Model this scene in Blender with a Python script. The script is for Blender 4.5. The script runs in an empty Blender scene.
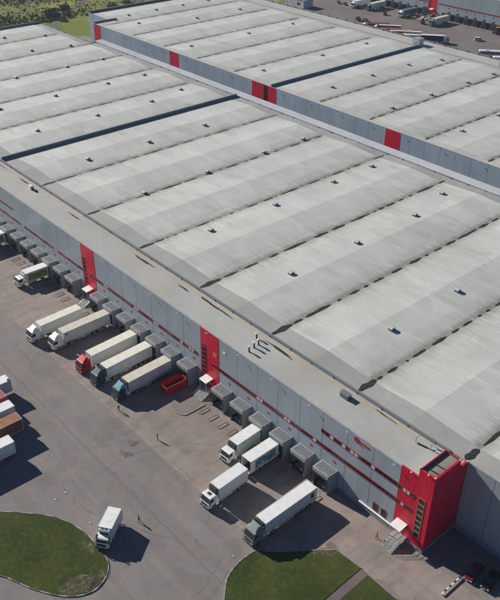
import bpy, bmesh, math, random
from mathutils import Vector, Matrix
sc = bpy.context.scene
random.seed(7)
# ------------------------------------------------------------------ camera
CAMLOC = (155.244, -82.245, 109.555)
RR = ((0.6622256, 0.74922496, 0.01091885), (0.41267394, -0.35251427, -0.83990113), (-0.62542584, 0.56070996, -0.54262959))
r0, r1, r2 = [Vector(v).normalized() for v in RR]
cd = bpy.data.cameras.new('camera'); cam = bpy.data.objects.new('camera', cd)
sc.collection.objects.link(cam); sc.camera = cam
cd.sensor_fit = 'HORIZONTAL'; cd.sensor_width = 36; cd.lens = 36 * 782.997 / 500
cd.clip_start = 1; cd.clip_end = 6000
m = Matrix((r0, -r1, -r2)).transposed().to_4x4(); m.translation = CAMLOC; cam.matrix_world = m
# ------------------------------------------------------------------ world and sun
SUN = Vector((1, .20, -.55)).normalized()
w = bpy.data.worlds.new('World'); sc.world = w; w.use_nodes = True
nt = w.node_tree; nt.nodes.clear()
sky = nt.nodes.new('ShaderNodeTexSky'); sky.sky_type = 'NISHITA'; sky.sun_disc = False
sky.sun_elevation = math.radians(28.5); sky.sun_rotation = math.radians(-101.3)
sky.air_density = 1.0; sky.dust_density = 0.0; sky.ozone_density = 8.0
bgn = nt.nodes.new('ShaderNodeBackground'); bgn.inputs[1].default_value = 0.05
wo = nt.nodes.new('ShaderNodeOutputWorld')
nt.links.new(sky.outputs[0], bgn.inputs[0]); nt.links.new(bgn.outputs[0], wo.inputs[0])
sd = bpy.data.lights.new('sun', 'SUN'); sd.energy = 5.0; sd.angle = math.radians(.5); sd.color = (1, .94, .85)
so = bpy.data.objects.new('sun', sd); sc.collection.objects.link(so)
so.rotation_mode = 'QUATERNION'; so.rotation_quaternion = SUN.to_track_quat('-Z', 'Y')
vs = sc.view_settings; vs.view_transform = 'Standard'; vs.look = 'None'; vs.exposure = 0.29; vs.gamma = 1; vs.use_curve_mapping = False
sc.cycles.max_bounces = 6; sc.cycles.volume_bounces = 0
col = sc.collection
# ------------------------------------------------------------------ materials
class N:
    def __init__(s, name):
        s.m = bpy.data.materials.new(name); s.m.use_nodes = True; s.t = s.m.node_tree; s.t.nodes.clear()
        s.out = s.n('ShaderNodeOutputMaterial'); s.b = s.n('ShaderNodeBsdfPrincipled'); s.l(s.b.outputs[0], s.out.inputs[0])
    def n(s, t, **k):
        o = s.t.nodes.new(t)
        for a, v in k.items(): setattr(o, a, v)
        return o
    def l(s, a, b): s.t.links.new(a, b)
    def set(s, sock, v):
        if hasattr(v, 'is_output') or hasattr(v, 'links'): s.l(v, sock)
        else: sock.default_value = v
    def math(s, op, a, b=0.0, c=0.0, clamp=False):
        o = s.n('ShaderNodeMath', operation=op, use_clamp=clamp)
        s.set(o.inputs[0], a); s.set(o.inputs[1], b)
        if len(o.inputs) > 2: s.set(o.inputs[2], c)
        return o.outputs[0]
    def pos(s): return s.n('ShaderNodeNewGeometry').outputs['Position']
    def obj(s): return s.n('ShaderNodeTexCoord').outputs['Object']
    def sep(s, v):
        o = s.n('ShaderNodeSeparateXYZ'); s.l(v, o.inputs[0]); return o.outputs
    def scale(s, v, sc_, rot=0):
        o = s.n('ShaderNodeMapping'); s.l(v, o.inputs[0]); o.inputs['Scale'].default_value = sc_; o.inputs['Rotation'].default_value = (0, 0, rot); return o.outputs[0]
    def noise(s, v, scale=1.0, det=4, rough=.55, dist=0):
        o = s.n('ShaderNodeTexNoise'); s.l(v, o.inputs['Vector']); o.inputs['Scale'].default_value = scale
        o.inputs['Detail'].default_value = det; o.inputs['Roughness'].default_value = rough; o.inputs['Distortion'].default_value = dist
        return o.outputs[0]
    def ramp(s, f, lo, hi, a=0.0, b=1.0):
        o = s.n('ShaderNodeMapRange'); s.set(o.inputs[0], f); o.inputs[1].default_value = lo; o.inputs[2].default_value = hi
        o.inputs[3].default_value = a; o.inputs[4].default_value = b; return o.outputs[0]
    def mix(s, f, a, b, mode='MIX'):
        o = s.n('ShaderNodeMix', data_type='RGBA', blend_type=mode)
        s.set(o.inputs[0], f)
        for i, v in ((6, a), (7, b)):
            if isinstance(v, tuple): o.inputs[i].default_value = (*v, 1)
            else: s.l(v, o.inputs[i])
        return o.outputs[2]
    def warp(s, v, sc_=1.5, amt=.6):
        o = s.n('ShaderNodeTexNoise'); s.l(v, o.inputs['Vector']); o.inputs['Scale'].default_value = sc_
        a = s.n('ShaderNodeVectorMath', operation='SCALE'); s.l(o.outputs[1], a.inputs[0]); a.inputs['Scale'].default_value = amt
        b = s.n('ShaderNodeVectorMath', operation='ADD'); s.l(v, b.inputs[0]); s.l(a.outputs[0], b.inputs[1]); return b.outputs[0]
    def grey(s, f):
        o = s.n('ShaderNodeCombineColor')
        for i in range(3): s.l(f, o.inputs[i])
        return o.outputs[0]
    def fin(s, colr, rough=.7, metal=0.0, bump=None, bs=.2, bd=.05, spec=.5):
        s.set(s.b.inputs['Base Color'], (*colr, 1) if isinstance(colr, tuple) else colr)
        s.set(s.b.inputs['Roughness'], rough); s.b.inputs['Metallic'].default_value = metal
        s.b.inputs['Specular IOR Level'].default_value = spec
        if bump is not None:
            o = s.n('ShaderNodeBump'); o.inputs['Strength'].default_value = bs; o.inputs['Distance'].default_value = bd
            s.l(bump, o.inputs['Height']); s.l(o.outputs[0], s.b.inputs['Normal'])
        return s.m
_mc = {}
def dirty(name, c, rough=.6, amt=.25, scale=.8, metal=0.0, spec=.4, folds=False):
    """worn paint / plastic / metal with blotches"""
    if name in _mc: return _mc[name]
    k = N(name); p = k.obj()
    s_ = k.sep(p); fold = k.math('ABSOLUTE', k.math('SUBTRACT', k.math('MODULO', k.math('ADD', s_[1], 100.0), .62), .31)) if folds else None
    n1 = k.noise(p, scale, 5); n2 = k.noise(k.scale(p, (1, 1, .25)), scale * 5, 3)
    f = k.math('MULTIPLY', k.ramp(n1, .3, .75, 1 - amt, 1.05), k.ramp(n2, .3, .75, 1 - amt * .6, 1.0))
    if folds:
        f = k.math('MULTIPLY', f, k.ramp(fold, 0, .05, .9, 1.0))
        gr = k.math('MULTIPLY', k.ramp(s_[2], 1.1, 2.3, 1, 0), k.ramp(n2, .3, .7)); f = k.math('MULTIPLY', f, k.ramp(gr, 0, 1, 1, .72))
    c2 = k.mix(1.0, c, k.grey(f), 'MULTIPLY')
    _mc[name] = k.fin(c2, rough, metal, spec=spec); return _mc[name]
def flat(name, c, rough=.6, metal=0.0, spec=.5):
    if name in _mc: return _mc[name]
    k = N(name); p = k.obj(); f = k.ramp(k.noise(p, 3, 3), .3, .7, .9, 1.05)
    _mc[name] = k.fin(k.mix(1.0, c, k.grey(f), 'MULTIPLY'), rough, metal, spec=spec); return _mc[name]

def m_asphalt(name, c, concrete=False):
    k = N(name); p = k.pos(); s = k.sep(p)
    big = k.noise(p, .035, 5, .6); mid = k.noise(p, .22, 6, .65, .6); fine = k.noise(p, 3.0, 4, .7)
    f = k.math('MULTIPLY', k.ramp(big, .3, .7, .92, 1.07), k.ramp(mid, .25, .75, .9, 1.06))
    f = k.math('MULTIPLY', f, k.ramp(fine, .2, .8, .88, 1.1))
    # traffic polish: long wavy streaks running with the yard
    st = k.noise(k.scale(p, (.03, .35, 1), .12), 1.0, 4, .6, 1.2)
    f = k.math('MULTIPLY', f, k.ramp(st, .35, .7, .9, 1.06))
    # repaired patches
    vo = k.n('ShaderNodeTexVoronoi', distance='CHEBYCHEV'); k.l(k.scale(p, (.07, .11, 1)), vo.inputs['Vector']); vo.inputs['Scale'].default_value = 1
    pr = k.sep(vo.outputs['Color'])[0]
    f = k.math('MULTIPLY', f, k.ramp(pr, .0, 1.0, .93, 1.05))
    # cracks
    cr = k.n('ShaderNodeTexVoronoi', feature='DISTANCE_TO_EDGE'); k.l(k.warp(k.scale(p, (.07, .1, 1))), cr.inputs['Vector']); cr.inputs['Scale'].default_value = 1
    ck = k.ramp(k.math('ADD', cr.outputs['Distance'], k.ramp(k.noise(p, .4, 3), .45, .6, 0, .02)), .0, .008, .9, 1.0)
    f = k.math('MULTIPLY', f, ck)
    # oil spots
    oil = k.math('MULTIPLY', k.ramp(k.noise(p, .5, 3, .5), .64, .76, 1.0, .74), k.ramp(k.noise(p, .11, 5, .7, .4), .52, .6, 1.0, .90))
    f = k.math('MULTIPLY', f, oil)
    if concrete:
        gx = k.math('ABSOLUTE', k.math('SUBTRACT', k.math('MODULO', k.math('ADD', s[0], 600.0), 6.0), 3.0))
        gy = k.math('ABSOLUTE', k.math('SUBTRACT', k.math('MODULO', k.math('ADD', s[1], 601.5), 5.0), 2.5))
        j = k.math('MULTIPLY', k.ramp(gx, 0.0, .08, .9, 1.0), k.ramp(gy, 0.0, .08, .92, 1.0))
        f = k.math('MULTIPLY', f, j)
        dk = k.ramp(k.noise(k.scale(p, (.5, .16, 1)), .8, 5, .65), .42, .68, 1.05, .80)
        f = k.math('MULTIPLY', f, dk)
    else:
        for yy in (-29.7, 7.0, -52.0):
            e = k.math('ABSOLUTE', k.math('SUBTRACT', k.math('ADD', s[1], k.ramp(k.noise(p, .2, 3), 0, 1, -.4, .4)), yy))
            f = k.math('MULTIPLY', f, k.ramp(e, .04, .22, .8, 1.0))
    cc = k.mix(k.ramp(mid, .3, .7), c, tuple(min(1, v * g) for v, g in zip(c, (1.06, 1.0, .93))))
    return k.fin(k.mix(1.0, cc, k.grey(f), 'MULTIPLY'), .85, bump=fine, bs=.25, bd=.02, spec=.3)

def m_roof(name, c, valley=True):
    k = N(name); p = k.pos(); s = k.sep(p)
    big = k.noise(p, .03, 4); mid = k.noise(k.scale(p, (.12, .8, 1)), 1.0, 5, .6)
    streak = k.noise(k.scale(p, (.06, 2.2, 1)), 1.0, 3, .6)
    f = k.math('MULTIPLY', k.ramp(big, .3, .7, .93, 1.06), k.ramp(mid, .25, .75, .93, 1.05))
    f = k.math('MULTIPLY', f, k.ramp(streak, .3, .75, 1.02, .965))
    u = k.math('MODULO', k.math('ADD', s[0], 2400.0), 24.0)         # valley at u = 12
    d = k.math('ABSOLUTE', k.math('SUBTRACT', u, 12.0))
    # membrane strips, laid down the fall, ends at ridge / valley
    wn = k.n('ShaderNodeTexWhiteNoise', noise_dimensions='2D')
    cv = k.n('ShaderNodeCombineXYZ')
    k.l(k.math('FLOOR', k.math('DIVIDE', s[0], 12.0)), cv.inputs[0]); k.l(k.math('FLOOR', k.math('DIVIDE', s[1], 2.1)), cv.inputs[1])
    k.l(cv.outputs[0], wn.inputs['Vector'])
    f = k.math('MULTIPLY', f, k.ramp(wn.outputs[0], 0, 1, .965, 1.025))
    wn2 = k.n('ShaderNodeTexWhiteNoise', noise_dimensions='2D'); cv2 = k.n('ShaderNodeCombineXYZ')
    k.l(k.math('FLOOR', k.math('DIVIDE', k.math('ADD', s[0], 3.0), 9.0)), cv2.inputs[0]); k.l(k.math('FLOOR', k.math('DIVIDE', s[1], 3.4)), cv2.inputs[1])
    k.l(cv2.outputs[0], wn2.inputs['Vector'])
    f = k.math('MULTIPLY', f, k.ramp(wn2.outputs[0], .93, .94, 1.0, .94))
    vo = k.n('ShaderNodeTexVoronoi', distance='CHEBYCHEV'); k.l(k.scale(p, (.083, .16, 1)), vo.inputs['Vector']); vo.inputs['Scale'].default_value = 1
    f = k.math('MULTIPLY', f, k.ramp(k.sep(vo.outputs['Color'])[1], 0, 1, .93, 1.05))
    bl_ = k.noise(k.scale(p, (.09, .16, 1)), 1.0, 6, .7, .8); f = k.math('MULTIPLY', f, k.ramp(bl_, .3, .7, .93, 1.05))
    ln_ = k.math('ABSOLUTE', k.math('SUBTRACT', k.math('MODULO', k.math('ADD', s[0], k.math('ADD', 2401.0, k.ramp(k.noise(p, .3, 2), 0, 1, -.15, .15))), 24.0), 19.0))
    f = k.math('MULTIPLY', f, k.ramp(k.math('ADD', ln_, k.ramp(k.noise(p, .1, 3), .4, .6, 0, .3)), .05, .2, .93, 1.0))
    wn3 = k.n('ShaderNodeTexWhiteNoise', noise_dimensions='2D'); cv3 = k.n('ShaderNodeCombineXYZ')
    k.l(k.math('FLOOR', k.math('DIVIDE', k.math('ADD', s[0], 5.0), 4.0)), cv3.inputs[0]); k.l(k.math('FLOOR', k.math('DIVIDE', s[1], 2.1)), cv3.inputs[1]); k.l(cv3.outputs[0], wn3.inputs['Vector'])
    f = k.math('MULTIPLY', f, k.ramp(wn3.outputs[0], .97, .98, 1.0, .93)); f = k.math('MULTIPLY', f, k.ramp(wn3.outputs[0], .02, .03, 1.03, 1.0))
    # seams
    sm = k.math('ABSOLUTE', k.math('SUBTRACT', k.math('MODULO', k.math('ADD', s[1], 1000.0), 1.05), .525))
    f = k.math('MULTIPLY', f, k.ramp(sm, .0, .08, .85, 1.0))
    if valley:
        dn = k.math('ADD', d, k.ramp(k.noise(k.scale(p, (.15, .9, 1)), 1.0, 5, .7), .2, .8, -1.6, 1.9))
        f = k.math('MULTIPLY', f, k.ramp(dn, -.6, 2.6, .70, 1.0))
        le = k.math('SUBTRACT', 12.0, u); bank = k.math('MULTIPLY', k.ramp(le, 0, .6, 0, 1), k.ramp(le, 3.2, 5.5, 1, 0)); f = k.math('MULTIPLY', f, k.ramp(k.math('MULTIPLY', bank, k.ramp(k.noise(k.scale(p, (.3, .5, 1)), 1.0, 5, .7), .35, .65)), 0, 1, 1, .84))
        f = k.math('MULTIPLY', f, k.ramp(k.math('ADD', k.math('ABSOLUTE', k.math('SUBTRACT', u, 11.2)), k.ramp(k.noise(p, .6, 4, .7), .2, .8, -.9, 1.0)), .1, 1.2, .72, 1.0))
        run = k.math('MULTIPLY', k.ramp(k.noise(k.scale(p, (.05, 3.2, 1)), 1.0, 4, .65), .48, .7, 0, 1), k.ramp(d, 1.0, 9.5, 1.0, 0.0))
        f = k.math('MULTIPLY', f, k.ramp(run, 0, 1, 1.0, .76))
    warm = k.ramp(d, 0, 1.6, 1, 0)
    cc = k.mix(warm if valley else 0.0, c, (c[0] * .98, c[1] * .93, c[2] * .86))
    return k.fin(k.mix(1.0, cc, k.grey(f), 'MULTIPLY'), .6, bump=sm, bs=.3, bd=.04, spec=.3)

def m_membrane(name, c, axis=0):
    k = N(name); p = k.pos(); s = k.sep(p)
    f = k.math('MULTIPLY', k.ramp(k.noise(p, .08, 5, .6), .3, .7, .9, 1.07), k.ramp(k.noise(p, .7, 5, .7), .25, .75, .93, 1.05))
    f = k.math('MULTIPLY', f, k.ramp(k.noise(k.scale(p, (.25, 2, 1)), 1.0, 4, .6), .3, .75, 1.03, .95))
    sm = k.math('ABSOLUTE', k.math('SUBTRACT', k.math('MODULO', k.math('ADD', s[axis], 1200.0), 6.0), 3.0))
    f = k.math('MULTIPLY', f, k.ramp(sm, .0, .06, .93, 1.0))
    cc = k.mix(k.ramp(k.noise(p, .15, 4), .45, .7), c, (c[0] * 1.0, c[1] * .94, c[2] * .86))
    if name.startswith('front'):      # silt washed against the gutter wall
        e = k.math('MULTIPLY', k.ramp(k.math('ADD', s[1], k.ramp(k.noise(p, .35, 4, .7), .3, .7, -1.2, 1.2)), 6.4, 8.6), k.ramp(k.noise(k.scale(p, (.1, .6, 1)), 1.0, 5, .6), .35, .6, .3, 1))
        cc = k.mix(e, cc, (.42, .36, .29))
    return k.fin(k.mix(1.0, cc, k.grey(f), 'MULTIPLY'), .8, spec=.3)

def m_wall(name, c, axis=0, phase=0.0, seam=.55, rough=.4, pitch=6.0):
    """sandwich panels, a seam every six metres, faint ribs and rain streaks"""
    k = N(name); p = k.pos(); s = k.sep(p)
    u = k.math('ADD', s[axis], 1200.0 + pitch / 2 - phase)
    g = k.math('ABSOLUTE', k.math('SUBTRACT', k.math('MODULO', u, pitch), pitch / 2))
    f = k.ramp(g, .04, .14, seam, 1.0)
    wn = k.n('ShaderNodeTexWhiteNoise', noise_dimensions='1D'); k.l(k.math('FLOOR', k.math('DIVIDE', u, pitch)), wn.inputs['W'])
    f = k.math('MULTIPLY', f, k.ramp(wn.outputs[0], 0, 1, .95, 1.05))
    hz = k.math('ABSOLUTE', k.math('SUBTRACT', k.math('MODULO', s[2], 1.2), .6))
    f = k.math('MULTIPLY', f, k.ramp(hz, 0, .03, .93, 1.0))
    sc2 = (1.6, 1.6, .12); st = k.noise(k.scale(p, sc2), 1.0, 4, .6)
    f = k.math('MULTIPLY', f, k.ramp(st, .3, .75, 1.05, .9))
    f = k.math('MULTIPLY', f, k.ramp(k.noise(p, .15, 3), .3, .7, .94, 1.05))
    return k.fin(k.mix(1.0, c, k.grey(f), 'MULTIPLY'), rough, spec=.35)

def m_grass(name, a, b, c):
    k = N(name); p = k.pos()
    n1 = k.noise(p, .12, 5, .6, .5); n2 = k.noise(p, 1.1, 5, .7); n3 = k.noise(p, 7, 3, .7)
    cc = k.mix(k.ramp(n1, .35, .68), a, b); cc = k.mix(k.ramp(n2, .5, .8, 0, .7), cc, c)
    f = k.math('MULTIPLY', k.ramp(n3, .25, .75, .65, 1.3), k.ramp(n2, .25, .75, .85, 1.12))
    return k.fin(k.mix(1.0, cc, k.grey(f), 'MULTIPLY'), .95, bump=n3, bs=.7, bd=.12, spec=.1)

def m_field():
    k = N('meadow'); p = k.pos(); q = k.scale(p, (.045, .012, 1), .12)
    n1 = k.noise(q, 1.3, 6, .6, .8); n2 = k.noise(p, .12, 6, .7); n3 = k.noise(p, 1.2, 4, .7)
    cc = k.mix(k.ramp(n1, .4, .6), (.13, .15, .05), (.27, .28, .085))
    cc = k.mix(k.ramp(n2, .5, .72, 0, .8), cc, (.30, .28, .13))
    cc = k.mix(k.ramp(k.noise(p, .05, 4), .55, .66, 0, .8), cc, (.08, .09, .045))
    f = k.math('MULTIPLY', k.ramp(n3, .25, .75, .6, 1.3), k.ramp(n2, .2, .8, .8, 1.15))
    return k.fin(k.mix(1.0, cc, k.grey(f), 'MULTIPLY'), .95, bump=n2, bs=.8, bd=1.0, spec=.1)

def m_silt():
    k = N('puddle_silt'); p = k.pos(); n = k.noise(p, 1.6, 5, .7)
    return k.fin(k.mix(k.ramp(n, .35, .65), (.02, .018, .018), (.045, .038, .033)), k.ramp(n, .3, .6, .3, .9), spec=.3)
M = {}
M['asphalt'] = m_asphalt('yard_asphalt', (.22, .203, .198))
M['apron'] = m_asphalt('apron_concrete', (.285, .247, .226), True)
M['slab'] = m_asphalt('light_slab', (.27, .25, .22), True)
M['rear_yard'] = m_asphalt('rear_yard_asphalt', (.185, .165, .158))
M['roof'] = m_roof('roof_membrane', (.555, .56, .515))
M['roof_edge'] = m_membrane('roof_edge_membrane', (.345, .35, .335))
M['strip'] = m_membrane('front_roof_membrane', (.41, .412, .39))
M['strip2'] = m_membrane('rear_roof_membrane', (.44, .435, .41))
M['wall'] = m_wall('wall_panel', (.335, .385, .425))
M['wall2'] = m_wall('rear_wall_panel', (.38, .46, .53), phase=1.5)
M['wallend'] = m_wall('end_wall_panel', (.35, .41, .46), axis=1)
M['wallred'] = m_wall('red_panel_paint', (.64, .012, .045), seam=.8, pitch=3.0)
M['wallredy'] = m_wall('red_side_paint', (.64, .009, .055), axis=1, seam=.8, pitch=3.0)
M['plinth'] = dirty('plinth_concrete', (.30, .33, .36), .8)
M['parapet'] = flat('parapet_grey', (.17, .19, .21), .5)
M['band2'] = flat('gutter_metal', (.21, .235, .26), .5)
M['coping'] = dirty('metal_coping', (.42, .44, .45), .4)
M['band'] = dirty('light_metal_sheet', (.56, .575, .585), .35, .15, .1)
M['frame'] = flat('red_window_frame', (.30, .035, .045), .5)
M['glass'] = N('window_glass').fin((.03, .022, .025), .12, spec=.6)
M['blind'] = flat('window_blind', (.6, .52, .48), .8)
M['puddle'] = m_silt()
M['dock'] = m_wall('dock_cladding', (.34, .37, .41), axis=1, seam=.8, pitch=.3)
M['dockroof'] = dirty('dock_roof_sheet', (.22, .235, .25), .6, .4, 1.2)
M['docktrim'] = dirty('dock_trim', (.44, .45, .45), .6, .3)
M['dark'] = flat('dark_rubber', (.018, .02, .023), .8)
M['door'] = flat('dock_door', (.05, .055, .06), .6)
M['white'] = dirty('white_paint', (.84, .84, .82), .4, .1)
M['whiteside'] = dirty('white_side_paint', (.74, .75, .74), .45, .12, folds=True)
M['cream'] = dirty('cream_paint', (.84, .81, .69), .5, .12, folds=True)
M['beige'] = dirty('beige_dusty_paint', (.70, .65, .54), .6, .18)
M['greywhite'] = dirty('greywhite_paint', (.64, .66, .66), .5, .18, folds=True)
M['steel'] = flat('galvanised_steel', (.45, .46, .46), .4, .3)
M['chassis'] = flat('chassis_black', (.03, .03, .032), .6)
M['tyre'] = flat('tyre_rubber', (.02, .02, .02), .9)
M['rim'] = flat('wheel_rim', (.4, .4, .4), .4, .4)
M['cabglass'] = N('cab_glass').fin((.02, .03, .04), .06, spec=.8)
M['red'] = dirty('red_paint', (.60, .015, .03), .4, .15)
M['teal'] = dirty('dark_teal_paint', (.03, .085, .10), .4, .2)
M['ltblue'] = dirty('pale_blue_paint', (.16, .42, .52), .4, .15)
M['farteal'] = dirty('faded_teal_paint', (.13, .24, .27), .5, .2)
M['tealbody'] = dirty('teal_paint', (.05, .22, .27), .5, .2, folds=True)
M['sage'] = dirty('sage_grey_paint', (.26, .33, .31), .4, .2)
M['rust'] = dirty('orange_tarpaulin', (.42, .17, .07), .8, .35, .7)
M['pink'] = dirty('faded_red_paint', (.45, .06, .09), .6, .25, folds=True)
M['greenside'] = dirty('pale_green_paint', (.60, .66, .52), .5, .15, folds=True)
M['navy'] = dirty('navy_paint', (.03, .05, .12), .5, .2, folds=True)
M['maroon'] = dirty('maroon_paint', (.16, .012, .025), .3, .1)
M['black'] = dirty('black_paint', (.012, .013, .016), .25, .1)
M['silver'] = dirty('silver_paint', (.42, .44, .46), .35, .1)
M['yellow'] = dirty('yellow_paint', (.62, .42, .04), .5, .2)
M['orange'] = flat('orange_paint', (.65, .16, .04), .6)
M['brown'] = flat('brown_paint', (.14, .07, .05), .7)
M['kerb'] = dirty('kerb_concrete', (.30, .28, .26), .9)
M['kerbw'] = dirty('kerb_white', (.50, .48, .45), .8, .45, 1.5)
M['kerbd'] = dirty('kerb_dark', (.17, .16, .15), .9)
M['soil'] = m_grass('bare_soil', (.20, .155, .125), (.27, .21, .17), (.09, .10, .045))
M['lawn'] = m_grass('lawn_grass', (.038, .060, .016), (.075, .092, .025), (.12, .115, .042))
M['meadow'] = m_field()
M['brightgrass'] = m_grass('bright_grass', (.15, .20, .035), (.20, .24, .05), (.10, .13, .035))
M['track'] = m_grass('dirt_track', (.16, .15, .125), (.20, .185, .15), (.10, .11, .06))
M['path'] = m_asphalt('path_paving', (.145, .125, .125))
def m_pic(name, stops, sc_=.5):
    k = N(name); p = k.obj(); v = k.noise(p, sc_, 4, .6, .6)
    r = k.n('ShaderNodeValToRGB'); k.l(v, r.inputs[0]); e = r.color_ramp.elements
    while len(e) < len(stops): e.new(.5)
    for i, (q, c) in enumerate(stops): e[i].position = q; e[i].color = (*c, 1)
    return k.fin(r.outputs[0], .5)
M['pic1'] = m_pic('landscape_print', [(.3, (.05, .09, .03)), (.45, (.16, .2, .05)), (.55, (.35, .33, .12)), (.62, (.08, .13, .05)), (.75, (.25, .1, .06))], .9)
M['pic2'] = m_pic('blue_print', [(.35, (.5, .55, .6)), (.48, (.1, .25, .38)), (.58, (.04, .1, .2)), (.68, (.55, .5, .45))], .8)
def m_leaf(name, c):
    k = N(name); oi = k.n('ShaderNodeNewGeometry'); f = k.ramp(oi.outputs['Random Per Island'], 0, 1, .55, 1.5)
    return k.fin(k.mix(1.0, c, k.grey(f), 'MULTIPLY'), .8, spec=.2)
M['leafd'] = m_leaf('dark_leaves', (.06, .088, .035)); M['leafo'] = m_leaf('olive_leaves', (.15, .17, .06)); M['leafy'] = m_leaf('yellow_green_leaves', (.27, .28, .10))
M['bark'] = flat('bark', (.09, .07, .05), .9)
# ------------------------------------------------------------------ mesh helper
class MB:
    def __init__(s): s.v = []; s.f = []; s.mi = []; s.ms = []
    def m(s, mat):
        if mat not in s.ms: s.ms.append(mat)
        return s.ms.index(mat)
    def add(s, vs_, fs, mat=None):
        b = len(s.v); s.v += [tuple(v) for v in vs_]; i = s.m(mat) if mat else 0
        for f in fs: s.f.append(tuple(b + q for q in f)); s.mi.append(i)
        return s
    def box(s, x0, x1, y0, y1, z0, z1, mat=None):
        return s.add([(x0, y0, z0), (x1, y0, z0), (x1, y1, z0), (x0, y1, z0), (x0, y0, z1), (x1, y0, z1), (x1, y1, z1), (x0, y1, z1)],
                     [(3, 2, 1, 0), (4, 5, 6, 7), (0, 1, 5, 4), (1, 2, 6, 5), (2, 3, 7, 6), (3, 0, 4, 7)], mat)
    def prism(s, prof, x0, x1, mat=None, axis='x', taper=None):
        """prof: list of (y,z), counter-clockwise seen from +x; extruded along x"""
        n = len(prof); a = []; tp = taper or [0] * n
        for q, x in enumerate((x0, x1)):
            for (y, z), t in zip(prof, tp):
                xx = x + (t if q == 0 else -t)
                a.append((xx, y, z) if axis == 'x' else (y, xx, z))
        f = [tuple(range(n))[::-1], tuple(range(n, 2 * n))] + [(i, (i + 1) % n, n + (i + 1) % n, n + i) for i in range(n)]
        if axis != 'x': f = [q[::-1] for q in f]
        return s.add(a, f, mat)
    def tube(s, pts, r, n=6, mat=None):
        pts = [Vector(p) for p in pts]; rings = []; b = []
        for i, p in enumerate(pts):
            d = (pts[min(i + 1, len(pts) - 1)] - pts[max(i - 1, 0)]).normalized()
            u = d.cross(Vector((0, 0, 1)));
            if u.length < .1: u = d.cross(Vector((0, 1, 0)))
            u.normalize(); w_ = d.cross(u)
            rr = r[i] if isinstance(r, (list, tuple)) else r
            for k in range(n): a = 2 * math.pi * k / n; b.append(p + (u * math.cos(a) + w_ * math.sin(a)) * rr)
        f = []
        for i in range(len(pts) - 1):
            for k in range(n): f.append((i * n + k, i * n + (k + 1) % n, (i + 1) * n + (k + 1) % n, (i + 1) * n + k))
        f.append(tuple(range(n))[::-1]); f.append(tuple((len(pts) - 1) * n + k for k in range(n)))
        return s.add(b, [q[::-1] for q in f], mat)
    def poly(s, pts, z, mat=None): return s.add([(x, y, z) for x, y in pts], [tuple(range(len(pts)))], mat)
    def build(s, name, mat=None, parent=None, bevel=0, smooth=False, weld=False, loc=None):
        me = bpy.data.meshes.new(name); me.from_pydata(s.v, [], s.f)
        for q in (s.ms or [mat]): me.materials.append(q if not isinstance(q, str) else M[q])
        if s.ms: me.polygons.foreach_set('material_index', s.mi)
        if smooth: me.polygons.foreach_set('use_smooth', [True] * len(me.polygons))
        me.update()
        o = bpy.data.objects.new(name, me); col.objects.link(o)
        if parent: o.parent = parent
        if loc: o.location = loc
        if bevel:
            b = o.modifiers.new('bevel', 'BEVEL'); b.width = bevel; b.segments = 2; b.limit_method = 'ANGLE'; b.angle_limit = .6
        return o
def split(mb, name, mat, parent):
    """one object per connected piece of the collected boxes and tubes"""
    par = list(range(len(mb.v)))
    def fd(a):
        while par[a] != a: par[a] = par[par[a]]; a = par[a]
        return a
    for f in mb.f:
        for q in f[1:]: par[fd(q)] = fd(f[0])
    g = {}
    for f, mi in zip(mb.f, mb.mi): g.setdefault(fd(f[0]), []).append((f, mi))
    out = []
    for fs in g.values():
        ix = sorted({q for f, _ in fs for q in f}); mp = {q: i for i, q in enumerate(ix)}
        c = MB(); c.ms = mb.ms; c.v = [mb.v[q] for q in ix]; c.f = [tuple(mp[q] for q in f) for f, _ in fs]; c.mi = [mi for _, mi in fs]
        out.append(c.build(name, mat, parent))
    return out
def Bx(*a): return MB().box(*a)
def tag(o, label=None, cat=None, group=None, kind=None):
    if label: o['label'] = label
    if cat: o['category'] = cat
    if group: o['group'] = group
    if kind: o['kind'] = kind
    return o
def empty(name, loc=(0, 0, 0), rz=0, label=None, cat=None, group=None):
    o = bpy.data.objects.new(name, None); col.objects.link(o); o.location = loc; o.rotation_euler = (0, 0, rz); o.empty_display_size = 1
    return tag(o, label, cat, group)
def copy_tree(o, parent=None):
    c = o.copy(); col.objects.link(c)
    if parent is not None: c.parent = parent
    for ch in list(o.children): copy_tree(ch, c)
    return c
def struct(o, label=None, cat=None):
    return tag(o, label, cat, None, 'structure')
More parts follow.
